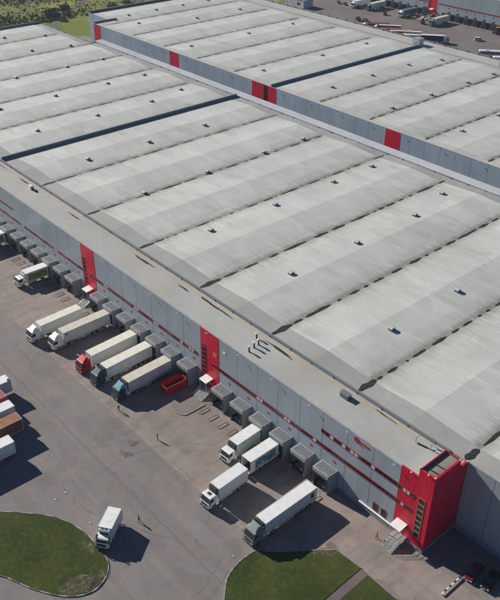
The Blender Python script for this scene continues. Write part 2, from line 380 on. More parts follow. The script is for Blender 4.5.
# ================================================================== SETTING: ground
struct(MB().poly([(-3000, -2500), (3000, -2500), (3000, 3500), (-3000, 3500)], -.05).build('ground', M['meadow']))
struct(MB().poly([(-212, -300), (600, -300), (600, 340), (-212, 340)], 0).build('yard', M['asphalt']))
struct(MB().poly([(-205, -19.6), (94.5, -19.6), (108, -9), (112.5, -9.6), (130, -9.6), (130, 0), (-205, 0)], .012).build('loading_apron', M['apron']))
struct(MB().poly([(-212, 222), (300, 222), (300, 400), (-212, 400)], .012).build('rear_yard', M['rear_yard']))
struct(MB().poly([(-228, 127), (-207.5, 127), (-207.5, 136.5), (-224, 137)], .016).build('side_pavement', M['slab']))
struct(MB().poly([(-262, 121), (-212, 118), (-212, 127), (-228, 127), (-224, 137), (-207.5, 136.5), (-209, 160), (-246, 158), (-262, 146)], .008).build('verge_grass', M['brightgrass']))
def ribbon(pts, wd, z, name, mat, closed=False):
    b = MB(); L = []; R_ = []; n = len(pts)
    for i, p in enumerate(pts):
        a = Vector(pts[(i - 1) % n] if (closed or i) else pts[0]); c = Vector(pts[(i + 1) % n] if (closed or i < n - 1) else pts[-1])
        d = (c - a).normalized(); nn = Vector((-d.y, d.x)) * wd / 2; L.append(Vector(p) + nn); R_.append(Vector(p) - nn)
    for i in range(n if closed else n - 1):
        j = (i + 1) % n; b.add([(*L[i], z), (*R_[i], z), (*R_[j], z), (*L[j], z)], [(0, 1, 2, 3)])
    return b.build(name, M[mat] if isinstance(mat, str) else mat)
def smooth_loop(pts, k=4, closed=True):
    out = []; n = len(pts)
    rng = range(n) if closed else range(n - 1)
    for i in rng:
        g = lambda j: Vector(pts[j % n]) if closed else Vector(pts[max(0, min(n - 1, j))])
        p0, p1, p2, p3 = g(i - 1), g(i), g(i + 1), g(i + 2)
        for q in range(k):
            t = q / k
            out.append(tuple(.5 * ((2 * p1) + (p2 - p0) * t + (2 * p0 - 5 * p1 + 4 * p2 - p3) * t * t + (3 * p1 - p0 - 3 * p2 + p3) * t ** 3)))
    if not closed: out.append(tuple(pts[-1]))
    return out
trk = smooth_loop([(-345, 215), (-300, 183), (-282, 160), (-262, 141), (-246, 128), (-235, 118), (-228, 100), (-226, 60)], 6, False)
struct(ribbon(trk, 4.5, .012, 'dirt_track', 'track'))
struct(ribbon(smooth_loop([(-350, 100), (-325, 128), (-312, 150), (-320, 175), (-345, 205)], 6, False), 3.5, .012, 'dirt_track', 'track'))
# lawns with kerbs
isl1 = smooth_loop([(38, -62), (45, -57), (52.5, -50.2), (55.1, -47.6), (58.6, -44.5), (61.1, -42.9), (64.2, -41.7), (67.7, -41.1), (70.8, -41.1), (73.3, -41.2), (75.4, -41.9), (77.0, -43.4), (78.0, -45.6), (77.7, -47.9), (76.2, -50.2), (73.9, -52.1), (70.7, -54.0), (67.3, -55.5), (65.3, -56.6), (58, -62), (48, -68)], 4)
isl2 = smooth_loop([(95.2, -33.5), (93.3, -31.5), (91.9, -30.1), (90.4, -28.3), (89.5, -25.9), (89.2, -23.5), (89.5, -20.9), (91.8, -18.6), (95.5, -13.9), (98.3, -10.6)], 4, False) + [(103.7, -10.2), (103.9, -19.4), (104.1, -33.5)]
isl3 = [(105.4, -10.3), (111.6, -10.4), (113.5, -13), (115, -33), (105.9, -33)]
def lawn(pts, nm):
    n = len(pts); cx = sum(p[0] for p in pts) / n; cy = sum(p[1] for p in pts) / n
    return struct(MB().add([(x, y, .10) for x, y in pts] + [(x, y, -.02) for x, y in pts], [tuple(range(n))] + [(i, (i + 1) % n, n + (i + 1) % n, n + i) for i in range(n)]).build(nm, M['lawn']))
lawn(isl1, 'lawn'); lawn(isl2, 'lawn'); lawn(isl3, 'lawn')
def kerb(pts, a='kerbw', b_='kerbd', wd=.17, h=.16, closed=True, step=1):
    b = MB(); n = len(pts); L = []; R_ = []
    for i, p in enumerate(pts):
        A = Vector(pts[(i - 1) % n] if (closed or i) else pts[0]); c = Vector(pts[(i + 1) % n] if (closed or i < n - 1) else pts[-1])
        d = (c - A).normalized(); nn = Vector((-d.y, d.x)) * wd / 2; L.append(Vector(p) + nn); R_.append(Vector(p) - nn)
    for i in range(n if closed else n - 1):
        j = (i + 1) % n; l0, l1, q0, q1 = L[i], L[j], R_[i], R_[j]
        b.add([(*l0, 0), (*q0, 0), (*q1, 0), (*l1, 0), (*l0, h), (*q0, h), (*q1, h), (*l1, h)], [(4, 5, 6, 7), (0, 4, 7, 3), (1, 2, 6, 5), (0, 1, 5, 4), (3, 7, 6, 2)], M[a] if (i // step) % 2 == 0 else M[b_])
    return struct(b.build('kerb'))
kerb(isl1, step=2); kerb(isl2[:37], 'kerbw', 'kerb', closed=False); kerb([(98.4, -10.4), (103.8, -10.1)], 'kerb', 'kerb', closed=False); kerb([(105.4, -10.2), (111.7, -10.3)], 'kerb', 'kerb', closed=False)
struct(MB().poly([(103.8, -10.1), (105.4, -10.1), (105.9, -33), (104.1, -33)], .02).build('footpath', M['path']))
# bare soil at the worn tips of the lawns
def blob(cx, cy, rx, ry, rot, z, name, mat, n=28, j=.25, seed=1, parent=None):
    rd = random.Random(seed); ph = [rd.uniform(0, 6.28) for _ in range(3)]; pts = []
    for i in range(n):
        a = 2 * math.pi * i / n; k = 1 + j * (math.sin(2 * a + ph[0]) * .4 + math.sin(3 * a + ph[1]) * .35 + math.sin(5 * a + ph[2]) * .25)
        x, y = math.cos(a) * rx * k, math.sin(a) * ry * k
        pts.append((cx + x * math.cos(rot) - y * math.sin(rot), cy + x * math.sin(rot) + y * math.cos(rot)))
    return MB().poly(pts, z).build(name, M[mat], parent)
def m_soilpatch():
    k = N('worn_grass_patch'); p = k.pos(); n2 = k.noise(p, 1.5, 5, .7); n3 = k.noise(p, 6, 3, .7)
    cc = k.mix(k.ramp(n3, .3, .7), (.16, .125, .10), (.26, .21, .17))
    k.fin(cc, .95, spec=.1); tr = k.n('ShaderNodeBsdfTransparent'); mx = k.n('ShaderNodeMixShader')
    k.l(k.ramp(n2, .40, .66, 0, .85), mx.inputs[0]); k.l(tr.outputs[0], mx.inputs[1]); k.l(k.b.outputs[0], mx.inputs[2]); k.l(mx.outputs[0], k.out.inputs[0])
    return k.m
M['soilpatch'] = m_soilpatch()
for q in ((75.6, -47.6, 1.7, 3.6, -.35, 1), (69.9, -42.3, 1.5, .7, 0, 3), (76.6, -44.4, .9, 2.6, .3, 8), (97.4, -12.3, 1.0, 2.0, -.8, 5), ):
    struct(blob(*q[:5], .118, 'bare_soil', 'soilpatch', seed=q[5]))
struct(blob(98.2, -10.9, 2.2, .9, -.3, .02, 'bare_soil', 'soil', seed=9))
# tyre marks
def m_marks():
    k = N('tyre_rubber_marks'); p = k.pos(); n2 = k.noise(p, .35, 4, .7)
    k.fin((.05, .045, .045), .9, spec=.1); tr = k.n('ShaderNodeBsdfTransparent'); mx = k.n('ShaderNodeMixShader')
    k.l(k.ramp(n2, .40, .75, 0, .30), mx.inputs[0]); k.l(tr.outputs[0], mx.inputs[1]); k.l(k.b.outputs[0], mx.inputs[2]); k.l(mx.outputs[0], k.out.inputs[0])
    return k.m
M['marks'] = m_marks()
k_ = N('patched_asphalt_stain'); p_ = k_.pos(); k_.fin((.07, .062, .06), .9, spec=.1); t_ = k_.n('ShaderNodeBsdfTransparent'); x_ = k_.n('ShaderNodeMixShader')
k_.l(k_.ramp(k_.noise(p_, .9, 5, .6), .3, .85, 0, .55), x_.inputs[0]); k_.l(t_.outputs[0], x_.inputs[1]); k_.l(k_.b.outputs[0], x_.inputs[2]); k_.l(x_.outputs[0], k_.out.inputs[0]); M['stain'] = k_.m
tm = MB(); rd = random.Random(5)
for i in range(30):
    cx, cy = rd.uniform(-25, 100), rd.uniform(-48, -16); r = rd.uniform(8, 22); a0 = rd.uniform(0, 6.28); da = rd.uniform(.5, 1.5)
    if i % 3 == 0: r = rd.uniform(50, 120)
    if i % 3 == 0: da = rd.uniform(.15, .3)
    for off in (0, 2.0):
        rr = r + off; n = 18
        for q in range(n):
            A, B = a0 + da * q / n, a0 + da * (q + 1) / n; P = [(cx + (rr + e) * math.cos(t), cy + (rr + e) * math.sin(t), .02) for e, t in ((0, A), (.22, A), (.22, B), (0, B))]
            tm.add(P, [(0, 1, 2, 3)])
tag(tm.build('tyre_marks', M['marks']), None, None, None, 'structure')
mw = N('worn_white_line'); pw = mw.pos(); nw = mw.noise(pw, 1.2, 4, .7); mw.fin((.5, .48, .45), .8)
trw = mw.n('ShaderNodeBsdfTransparent'); mxw = mw.n('ShaderNodeMixShader'); mw.l(mw.ramp(nw, .4, .6, .05, .6), mxw.inputs[0]); mw.l(trw.outputs[0], mxw.inputs[1]); mw.l(mw.b.outputs[0], mxw.inputs[2]); mw.l(mxw.outputs[0], mw.out.inputs[0])
struct(Bx(8, 84, -19.75, -19.6, .014, .018).build('painted_line', mw.m))
# manhole rings and patches
for i, (x, y) in enumerate([(56.4, -41.2), (56.1, -38.9), (65.3, -39.3), (87.6, -24.7)]):
    b = MB(); n = 20; b.add([(x + r * math.cos(2 * math.pi * k / n), y + r * math.sin(2 * math.pi * k / n), .03) for r in (.42, .3) for k in range(n)] , [(k, (k + 1) % n, n + (k + 1) % n, n + k) for k in range(n)] , M['kerbd'])
    b.poly([(x + .3 * math.cos(2 * math.pi * k / n), y + .3 * math.sin(2 * math.pi * k / n)) for k in range(n)], .026, M['rim'])
    struct(b.build('manhole'))
for q in [(53.3, -21.9), (55.0, -24.7)]: struct(blob(q[0], q[1], 1.3, .8, .4, .019, 'asphalt_patch', 'stain', seed=int(q[0]), j=.5))
# ================================================================== WAREHOUSES
HV, HR = 15.65, .62      # valley height, ridge rise
def hall_roof(x0, x1, y0, y1, parent, mat_edge='roof_edge', edge0=4.4, edge1=4.0):
    b = MB(); xs = []
    x = x0
    while x <= x1 + .01: xs.append(x); x += 12
    ys = [y0, y0 + edge0, y1 - edge1, y1]
    def z(x, j): return HV + ((HR if j in (1, 2) else .16) if round(x / 12) % 2 == 0 else 0)
    vs_ = [(x, y, z(x, j)) for x in xs for j, y in enumerate(ys)]
    for i in range(len(xs) - 1):
        for j in range(3):
            a = i * 4 + j; b.add([vs_[a], vs_[a + 4], vs_[a + 5], vs_[a + 1]], [(0, 1, 2, 3)], M['roof'] if j == 1 else M[mat_edge])
    return b.build('roof', None, parent)
def puddles(x, y0, y1, seed, parent, big=1.0, wd=1.0):
    """silt and standing water along one valley: one flat mesh, a chain of pools joined by a thin wet line"""
    rd = random.Random(seed); b = MB(); L = []; y = y0
    w0 = .62 * big * wd
    def pool(ya, yb, hw):
        n = max(6, int((yb - ya) / .5)); ph = rd.uniform(0, 6)
        for k in range(n + 1):
            t = k / n; e = (math.sin(math.pi * t) ** .45) if 0 < t < 1 else 0
            L.append((ya + (yb - ya) * t, .05 + hw * e * (1 + .22 * math.sin(3.7 * t * 3 + ph) + rd.uniform(-.06, .06)), hw * e * (1 + .2 * math.sin(5.1 * t * 2 + ph * 2) + rd.uniform(-.06, .06))))
    la = rd.uniform(4.0, 6.5) * big; pool(y0, y0 + la, w0); y = y0 + la
    if rd.random() < .5: y += .1
    else: y += rd.uniform(.6, 1.5)
    while y < y1 - 3:
        ln = rd.choice([.7, 1.6, 2.6, 3.2, 3.8, 4.2, 4.6, 8.0]) * rd.uniform(.8, 1.15)
        pool(y, min(y + ln, y1 - .3), (.16 + .04 * min(ln, 5)) * wd * rd.uniform(.8, 1.15)); y += ln + rd.choice([.7, 1.3, 1.6, 2.0, 2.6])
        if rd.random() < .07: y += 3
    for (ya, a0, c0), (yb, a1, c1) in zip(L, L[1:]):
        if a0 + c0 < .06 and a1 + c1 < .06: a0 = a1 = c0 = c1 = .012
        b.add([(x - a0 - .1, ya, HV + .045), (x + c0 - .1, ya, HV + .045), (x + c1 - .1, yb, HV + .045), (x - a1 - .1, yb, HV + .045)], [(0, 1, 2, 3)])
    o = b.build('puddle_line', M['puddle'], parent)
    bm = bmesh.new(); bm.from_mesh(o.data); bmesh.ops.remove_doubles(bm, verts=bm.verts, dist=.0005); bm.to_mesh(o.data); bm.free()
    return o
def parapet(parent, x0, x1, y0, y1, z0, z1, mat='parapet', cap='coping'):
    b = Bx(x0, x1, y0, y1, z0, z1 - .04, M[mat]); b.box(x0 - .03, x1 + .03, y0 - .03, y1 + .03, z1 - .04, z1, M[cap]); return b.build('parapet', None, parent)
_hatch = None
def hatch(x, y, z, parent):
    global _hatch
    if _hatch is None:
        b = Bx(-.5, .5, -.62, .62, 0, .55, M['parapet']); b.prism([(-.7, .55), (.7, .55), (.7, .6), (.0, .82), (-.7, .6)], -.6, .6, M['greywhite'])
        _hatch = b.build('roof_hatch', None, parent, bevel=.03); o = _hatch
    else: o = _hatch.copy(); col.objects.link(o); o.parent = parent
    o.location = (x, y, z); return o
def roof_z(x): u = (x % 24); return HV + HR * abs(u - 12) / 12
def ribbon_window(parent, x0, x1, z0, z1, y, blinds=(), pitch=1.0, name='ribbon_window', fm='frame'):
    t = .10; b = MB()
    b.box(x0, x1, y - .07, y, z0 - t, z0, M[fm]); b.box(x0, x1, y - .07, y, z1, z1 + t, M[fm])
    b.box(x0 - t, x0, y - .07, y, z0 - t, z1 + t, M[fm]); b.box(x1, x1 + t, y - .07, y, z0 - t, z1 + t, M[fm])
    n = max(1, round((x1 - x0) / pitch)); pw = (x1 - x0) / n
    for i in range(1, n): b.box(x0 + i * pw - .035, x0 + i * pw + .035, y - .06, y, z0, z1, M[fm])
    o = b.build(name, None, parent); 
    MB().add([(x0, y - .02, z0), (x1, y - .02, z0), (x1, y - .02, z1), (x0, y - .02, z1)], [(0, 1, 2, 3)]).build('glass', M['glass'], o)
    if blinds:
        c = MB()
        for i in blinds:
            if i < n: xa = x0 + i * pw + .07; c.add([(xa, y - .035, z0), (xa + pw - .14, y - .035, z0), (xa + pw - .14, y - .035, z1), (xa, y - .035, z1)], [(0, 1, 2, 3)])
        split(c, 'blind', M['blind'], o)
    return o
def floodlight(parent, x, y, z):
    b = Bx(-.03, .03, -.5, 0, -.03, .03, M['steel']); b.box(-.18, .18, -.68, -.48, -.06, .06, M['greywhite'])
    return b.build('floodlight', None, parent, loc=(x, y, z))
# ---- a loading dock (local origin: wall line, ground, centre of dock), facing -y
def make_dock(parent):
    d = MB(); W, Dp, H = 1.92, 2.55, 4.6
    d.box(-W, -W + .28, -Dp, -.02, 0, H, M['dock']); d.box(W - .28, W, -Dp, -.02, 0, H, M['dock'])
    d.box(-W + .28, W - .28, -Dp, -.02, 3.95, H, M['dock']); d.box(-W + .28, W - .28, -Dp + .25, -.02, 0, 1.1, M['dark'])
    o = d.build('loading_dock', None, parent)
    r = Bx(-W - .06, W + .06, -Dp - .1, -.02, H, H + .1, M['docktrim'])
    for i in range(6): x = -W + .2 + i * .6; r.box(x, x + .44, -Dp + .55, -.2, H + .1, H + .14, M['dockroof'])
    r.box(-W + .1, W - .1, -Dp + .15, -Dp + .42, H + .1, H + .15, M['dockroof'])
    r.build('dock_roof', None, o)
    MB().prism([(-Dp - .1, H - .75), (-Dp - .1, H), (-Dp, H), (-Dp, H - .75)], -W - .04, W + .04, M['docktrim']).build('fascia', None, o)
    Bx(-W + .3, W - .3, -.55, -.35, 1.1, 3.95).build('dock_door', M['door'], o)
    c = Bx(-W + .02, -W + .55, -Dp - .12, -Dp + .02, 1.0, 3.85, M['dark']); c.box(W - .55, W - .02, -Dp - .12, -Dp + .02, 1.0, 3.85, M['dark']); c.box(-W + .55, W - .55, -Dp - .12, -Dp + .02, 3.3, 3.85, M['dark'])
    c.build('dock_seal', None, o)
    e = MB()
    for sx in (-1, 1): e.box(sx * .9 - .12, sx * .9 + .12, -Dp + .02, -Dp + .25, .75, 1.05)
    split(e, 'bumper', M['dark'], o)
    Bx(-1.0, 1.0, -Dp + .26, -.56, 1.1, 1.16).build('leveller_plate', M['rim'], o)
    return o
# ---------------------------------------------------------------- main warehouse
main = empty('warehouse', (0, 0, 0), 0, 'nearest grey warehouse with red panels, white ridged roof and a long row of loading docks', 'warehouse')
XA, XB = -204.0, 204.0; ZT = 15.8
Bx(XA, 101.9, 0, .3, 0, ZT).build('wall', M['wall'], main)
Bx(XA, XA + .3, .31, 101.2, 0, ZT - .2).build('wall', M['wallend'], main)
Bx(-158, XB, 106.7, 107.0, 0, ZT - .4).build('wall', M['wall'], main); Bx(XA + .31, -158, 100.9, 101.2, 0, ZT - .4).build('wall', M['wall'], main); Bx(-158.3, -158, 101.21, 107.0, 0, ZT - .4).build('wall', M['wallend'], main)
Bx(108.6, XB, 9.2, 9.5, 0, ZT).build('wall', M['wall'], main)
Bx(XB - .3, XB, 9.51, 106.6, 0, ZT - .2).build('wall', M['wallend'], main)
Bx(XA, 101.9, -.001, .33, ZT, ZT + .06).build('coping', M['coping'], main)
Bx(108.6, XB, 9.17, 9.53, ZT, ZT + .06).build('coping', M['coping'], main)
Bx(XA, 105.5, -.06, -.003, 0, .55).build('plinth', M['plinth'], main)
Bx(92.6, 102.0, -.10, -.003, .551, 1.45).build('plinth', M['plinth'], main)
Bx(94.0, 102.6, -.32, -.02, 1.45, 1.60).build('wall_ledge', M['white'], main)
Bx(108.5, XB, 9.10, 9.197, 0, 1.3).build('plinth', M['plinth'], main)
for x in (0, 48): Bx(x, x + 6, -.05, -.004, .55, ZT + .03).build('red_panel', M['wallred'], main)
Bx(XA + .3, 102, .33, 9.0, 15.2, 15.36).build('front_roof', M['strip'], main)
parapet(main, XA + .3, 104.9, 8.85, 9.25, 15.2, 15.98, 'band2', 'parapet')
b = MB()
for i in range(52): b.box(XA + 6 * i - .07, XA + 6 * i + .07, 8.78, 8.848, 15.36, 16.02)
split(b, 'parapet_bracket', M['parapet'], main)
hall_roof(XA, -156, 9.26, 100.6, main); hall_roof(-156, XB, 9.26, 103.0, main)
for i in range(17):
    xv = -204 + 24 * i
    if xv > 190: break
    if abs(xv + 60) < 1 or i == 0: continue
    puddles(xv, 9.4, 102 if xv > -158 else 99.5, 100 + i, main, wd=.85 if xv < 20 else 1.15)
parapet(main, -60.4, -60.0, 9.3, 102.9, 15.5, 16.75)
parapet(main, XA + .31, XA + .6, 9.3, 100.6, 15.4, 16.7)
b = Bx(-158, XB, 103.0, 103.15, 15.4, 15.95, M['parapet']); b.prism([(103.15, 15.4), (106.68, 15.4), (106.68, 16.25), (103.15, 15.97)], -158, XB, M['band']); b.box(XA + .31, -158, 100.65, 100.88, 15.4, 15.95, M['parapet'])
b.build('rear_capping', None, main)
b = MB()
for i in range(68): yb = 100.35 if i < 8 else 102.7; b.box(XA + 6 * i - .15, XA + 6 * i + .15, yb, yb + .29, 15.6, 16.0)
split(b, 'scupper', M['parapet'], main)
h1 = [(-43.2, 29.0), (-74.0, 28.8), (-43.1, 51.4), (-13.0, 28.6), (-43.4, 74.3), (-13.4, 74.0), (-13.0, 51.1), (16.1, 51.3), (16.4, 28.5), (-13.6, 91.3), (15.8, 74.3), (15.5, 91.4), (41.2, 91.8), (45.0, 74.9), (45.4, 28.9), (45.3, 51.8), (75.2, 29.2), (75.1, 52.2), (-187.7, 74.2), (-181, 91), (-161.5, 73.8), (-158.5, 91), (-131.3, 50.9), (-131.6, 73.6), (-101.9, 51.4), (-101.2, 29.2), (-74.1, 51.7), (-132.1, 90.7), (-102.4, 91.0), (-102.2, 74.0), (-78.7, 91.1), (-74.2, 74.5)]
for x, y in h1: hatch(x, y, roof_z(x) - .05, main)
# windows
bl = lambda s, n, k: sorted(random.Random(s).sample(range(n), k))
ribbon_window(main, -190, -52, 7.6, 8.2, -.002)
ribbon_window(main, -190, -37, 10.8, 11.3, -.002)
ribbon_window(main, -50, -33.2, 7.6, 8.2, -.002)
ribbon_window(main, -30.5, -.4, 7.6, 8.2, -.002, (16, 17))
ribbon_window(main, 3.6, 46.6, 7.65, 8.3, -.055 if False else -.052, (6, 7, 19, 20, 27, 28, 37, 40, 41))
ribbon_window(main, 51.9, 101.6, 7.65, 8.35, -.052, (14, 15, 22, 23, 30))
ribbon_window(main, 83.8, 101.6, 11.0, 11.8, -.002, (2, 5, 7, 8, 12))
for x in (97.3, 99.2): ribbon_window(main, x, x + .95, 1.9, 3.6, -.002, name='window')
for i in range(-20, 11):
    floodlight(main, 10 * i + (.7 if i != 9 else .2), -.002, ZT - .1)
ribbon_window(main, .5, 1.55, 4.4, 11.9, -.055, name='stair_window', pitch=1.1)
ribbon_window(main, 48.5, 49.7, 4.2, 11.8, -.055, name='stair_window', pitch=1.2)
b = MB()
for x0 in (.5, 48.5):
    for k in range(6): b.box(x0, x0 + 1.15, -.14, -.06, 5.2 + k * 1.15, 5.4 + k * 1.15)
split(b, 'window_bar', M['frame'], main)
Bx(52.2, 53.4, -.09, -.052, 10.4, 11.5).build('notice_board', M['orange'], main)
Bx(54.8 + .6, 56.0 + .2, -.06, -.004, 12.9, 13.4).build('wall_plate', M['white'], main)
# red emblem (ring with a bar) on the wall
b = MB(); n = 22; cx, cz = 92.0, 14.85
b.add([(cx + r * math.cos(2 * math.pi * k / n), yy, cz + r * math.sin(2 * math.pi * k / n)) for yy in (-.08, -.02) for r in (.62, .25) for k in range(n)],
      [(k, (k + 1) % n, n + (k + 1) % n, n + k)[::-1] for k in range(n)] + [(k, 2 * n + k, 2 * n + (k + 1) % n, (k + 1) % n)[::-1] for k in range(n)])
b.prism([(-.08, -.0), (-.02, 0), (-.02, 1), (-.08, 1)], 0, 0); b.v = b.v[:-8]; b.f = b.f[:-6]; b.mi = b.mi[:-6]; b.box(cx + .55, cx + 2.9, -.08, -.02, cz - .30, cz + .12)
b.build('emblem', M['red'], main)
# docks
dock_c = [6 * k + 2.55 for k in list(range(-33, -1)) + [-1] + list(range(1, 8)) + list(range(9, 15))]
DOCKX = dict(zip('ABCDEFGHIJKLMNOPQRST', [6 * k + 2.55 for k in [-7, -6, -5, -4, -3, -2, -1, 1, 2, 3, 4, 5, 6, 7, 9, 10, 11, 12, 13, 14]]))
d0 = make_dock(main)
for i, x in enumerate([6 * k + 2.55 for k in range(-22, -7)] + list(DOCKX.values())):
    d = d0 if i == 0 else copy_tree(d0); d.location = (x, -.06, 0)
    Bx(x + .55, x + 1.15, -.05, -.004, 5.85, 6.35).build('dock_sign', M['red'], main)
# entrance stairs with canopy under the red panels
def entrance(parent, x, zl=1.2, wd=2.6, ydepth=1.7, steps=7, run=.28, canopy=True, zc=3.9):
    st = Bx(x, x + wd, -ydepth, -.06, zl - .12, zl, M['steel']); y = -ydepth
    for i in range(steps):
        zz = zl - (i + 1) * zl / (steps + 1); st.box(x + .1, x + wd - .1, y - run, y + .02, zz - .05, zz, M['steel']); y -= run
    st.box(x, x + .08, -ydepth, -ydepth + .08, 0, zl - .12, M['steel']); st.box(x + wd - .08, x + wd, -ydepth, -ydepth + .08, 0, zl - .12, M['steel'])
    for sx in (x, x + wd - .06): st.prism([(y, 0), (y + .25, 0), (-ydepth, zl - .3), (-ydepth, zl - .05)][::-1], sx, sx + .06, M['steel'])
    o = st.build('entrance_stair', None, parent)
    for sx in (x + .03, x + wd - .03):
        h = MB()
        for hh in (.45, .95): h.tube([(sx, -.1, zl + hh), (sx, -ydepth, zl + hh), (sx, y, hh + .1)], .035, 5)
        for t in range(5):
            f = t / 4; py = -ydepth + (y + ydepth) * f; pz = zl * (1 - f); h.tube([(sx, py, pz), (sx, py, pz + .98)], .03, 5)
        h.tube([(sx, -.6, zl), (sx, -.6, zl + .95)], .03, 5)
        h.build('handrail', M['steel'], o)
    if canopy:
        c = MB().prism([(-2.1, zc), (-.05, zc + .25), (-.05, zc + .37), (-2.1, zc + .12)][::-1], x - .05, x + wd - .3, M['white'])
        c.box(x, x + .06, -.5, -.06, zc - .5, zc + .1, M['red']); c.box(x + wd - .4, x + wd - .34, -.5, -.06, zc - .5, zc + .1, M['red'])
        for sx in (x + .05, x + wd - .45): c.tube([(sx, -1.95, zc + .08), (sx, -1.95, zl)], .04, 5, M['steel'])
        c.build('canopy', None, o)
    Bx(x + .5, x + 1.5, -.09, -.055, zl, zl + 2.1).build('door', M['pink'], o)
    return o
entrance(main, 2.0); entrance(main, 49.8); 
# roof furniture on the front strip
def bent_pipe(x, y, parent):
    b = MB().tube([(x, y, 15.3), (x, y, 16.5), (x, y - .25, 16.7)], .16, 8, M['dark']); b.tube([(x, y, 15.5), (x + 1.6, y + .1, 15.5)], .08, 6, M['dark'])
    b.box(x - .22, x + .22, y - .42, y - .02, 16.62, 16.95, M['white']); return b.build('vent_pipe', None, parent)
for x, y in ((61.0, 2.2), (60.6, 3.9), (60.5, 5.2), (58.6, 6.4)): bent_pipe(x, y, main)
b = Bx(-37.2, -36.0, 5.9, 6.9, 15.36, 16.5, M['white']); b.box(-36.0, -34.0, 6.2, 6.7, 15.36, 15.9, M['dark']); b.build('rooftop_fan', None, main, bevel=.05)
b = Bx(82.3, 84.2, 5.9, 7.0, 15.36, 16.3, M['dockroof']); b.box(82.2, 84.3, 5.8, 7.1, 16.3, 16.38, M['parapet']); b.build('rooftop_box', None, main)
b = MB().tube([(99.6, 6.6, 15.5), (99.6, 6.6, 16.7), (99.6, 7.5, 16.8)], .09, 6, M['steel']); b.tube([(99.8, 6.8, 15.55), (102.6, 7.2, 15.55), (103.3, 7.2, 15.9)], .10, 6, M['dark'])
b.tube([(103.0, 8.0, 15.4), (103.2, 8.0, 17.0)], .07, 6, M['steel']); b.tube([(101.5, 8.2, 15.6), (104.2, 8.2, 15.6)], .12, 6, M['coping']); b.build('rooftop_pipework', None, main)
for q, (xa, xb, y, hw) in enumerate([(-46, -39.7, 7.4, .3), (-16.5, -11.8, 6.8, .35), (13.3, 20.9, 7.2, .4), (31.7, 34.9, 6.9, .35), (38.9, 48.2, 7.5, .42), (60.7, 68.6, 7.3, .4), (81.0, 84.0, 7.6, .22), (89.3, 93.9, 8.1, .2), (-66, -55, 7.6, .3)]):
    blob((xa + xb) / 2, y, (xb - xa) / 2, hw * .75, -.02, 15.375, 'puddle', 'puddle', n=60, seed=q, parent=main, j=.55)
# stair tower at the corner (red)
tw = MB()
tx0, tx1 = 101.9, 108.55
tw.box(tx0, 105.4, -.05, .3, .9, 16.0, M['wallred']); tw.box(105.4, tx1, -.05, .3, .9, 17.8, M['wallred'])
tw.box(tx1 - .3, tx1, .3, 6.9, .9, 17.8, M['wallredy']); tw.box(tx1 - .3, tx1, 6.9, 9.2, .9, 15.95, M['wallredy'])
tw.box(105.4, 105.52, .3, 6.9, 15.2, 17.8, M['parapet']); tw.box(105.52, tx1 - .3, 6.78, 6.9, 15.2, 17.8, M['parapet']); tw.box(105.53, tx1 - .31, .305, .33, 16.76, 17.78, M['parapet']); tw.box(tx1 - .33, tx1 - .305, .34, 6.77, 16.76, 17.78, M['parapet'])
tower = tw.build('stair_tower', None, main)
Bx(tx0, tx1 + .03, -.09, 9.1, 0, .9).build('plinth', M['plinth'], tower)
Bx(105.53, tx1 - .34, .34, 6.77, 16.9, 17.4).build('tower_roof', M['slab'], tower)
Bx(tx0 + .1, 105.4, .3, 9.0, 15.361, 15.5).build('roof_deck', M['strip2'], tower)
Bx(104.9, 108.25, 6.9, 9.2, 15.0, 15.6).build('roof_deck', M['strip2'], tower)
b = MB()
for (x0_, x1_, y0_, y1_) in ((105.36, 108.6, -.1, .34), (108.22, 108.6, .34, 6.94), (105.36, 105.56, .34, 6.94), (105.56, 108.22, 6.74, 6.94)): b.box(x0_, x1_, y0_, y1_, 17.8, 17.87)
b.box(108.2, 108.6, 6.95, 9.25, 15.95, 16.02); b.box(tx0, 105.36, -.1, .34, 16.0, 16.07)
b.build('coping', M['red'], tower)
ribbon_window(tower, 101.95, 105.1, 7.65, 8.35, -.052, (1,), pitch=.85); ribbon_window(tower, 101.95, 105.2, 11.0, 11.8, -.052, (1, 2), pitch=.85)
o = ribbon_window(tower, 106.25, 107.35, 2.9, 12.0, -.052, name='stair_window', pitch=1.2, fm='orange')
b = MB()
for k in range(1, 7): b.box(106.25, 107.35, -.11, -.06, 2.9 + k * 1.3 - .09, 2.9 + k * 1.3 + .09)
split(b, 'window_bar', M['coping'], o)
for y_, z_ in ((3.9, 12.0), (4.3, 9.2)): Bx(tx1 + .003, tx1 + .06, y_, y_ + .8, z_, z_ + 1.1).build('window', M['pink'], tower)
for (x, y) in ((105.3, .2), (108.4, .15), (107.2, -.15), (108.5, 6.6), (104.0, -.15), (108.5, 9.0)): Bx(x - .10, x + .10, y - .18, y + .08, 17.9 if x > 105.2 and y < 7 else 16.1, 18.1 if x > 105.2 and y < 7 else 16.3).build('floodlight', M['white'], tower)
b = MB().tube([(105.9, 1.4, 17.55), (108.1, 1.6, 17.6)], .07, 6); b.tube([(105.8, 3.1, 17.55), (108.1, 3.3, 17.55)], .07, 6); b.build('roof_pipe', M['dark'], tower)
entrance(tower, 102.7, zl=1.3, wd=2.5, ydepth=1.9, steps=7, run=.3, zc=3.9)
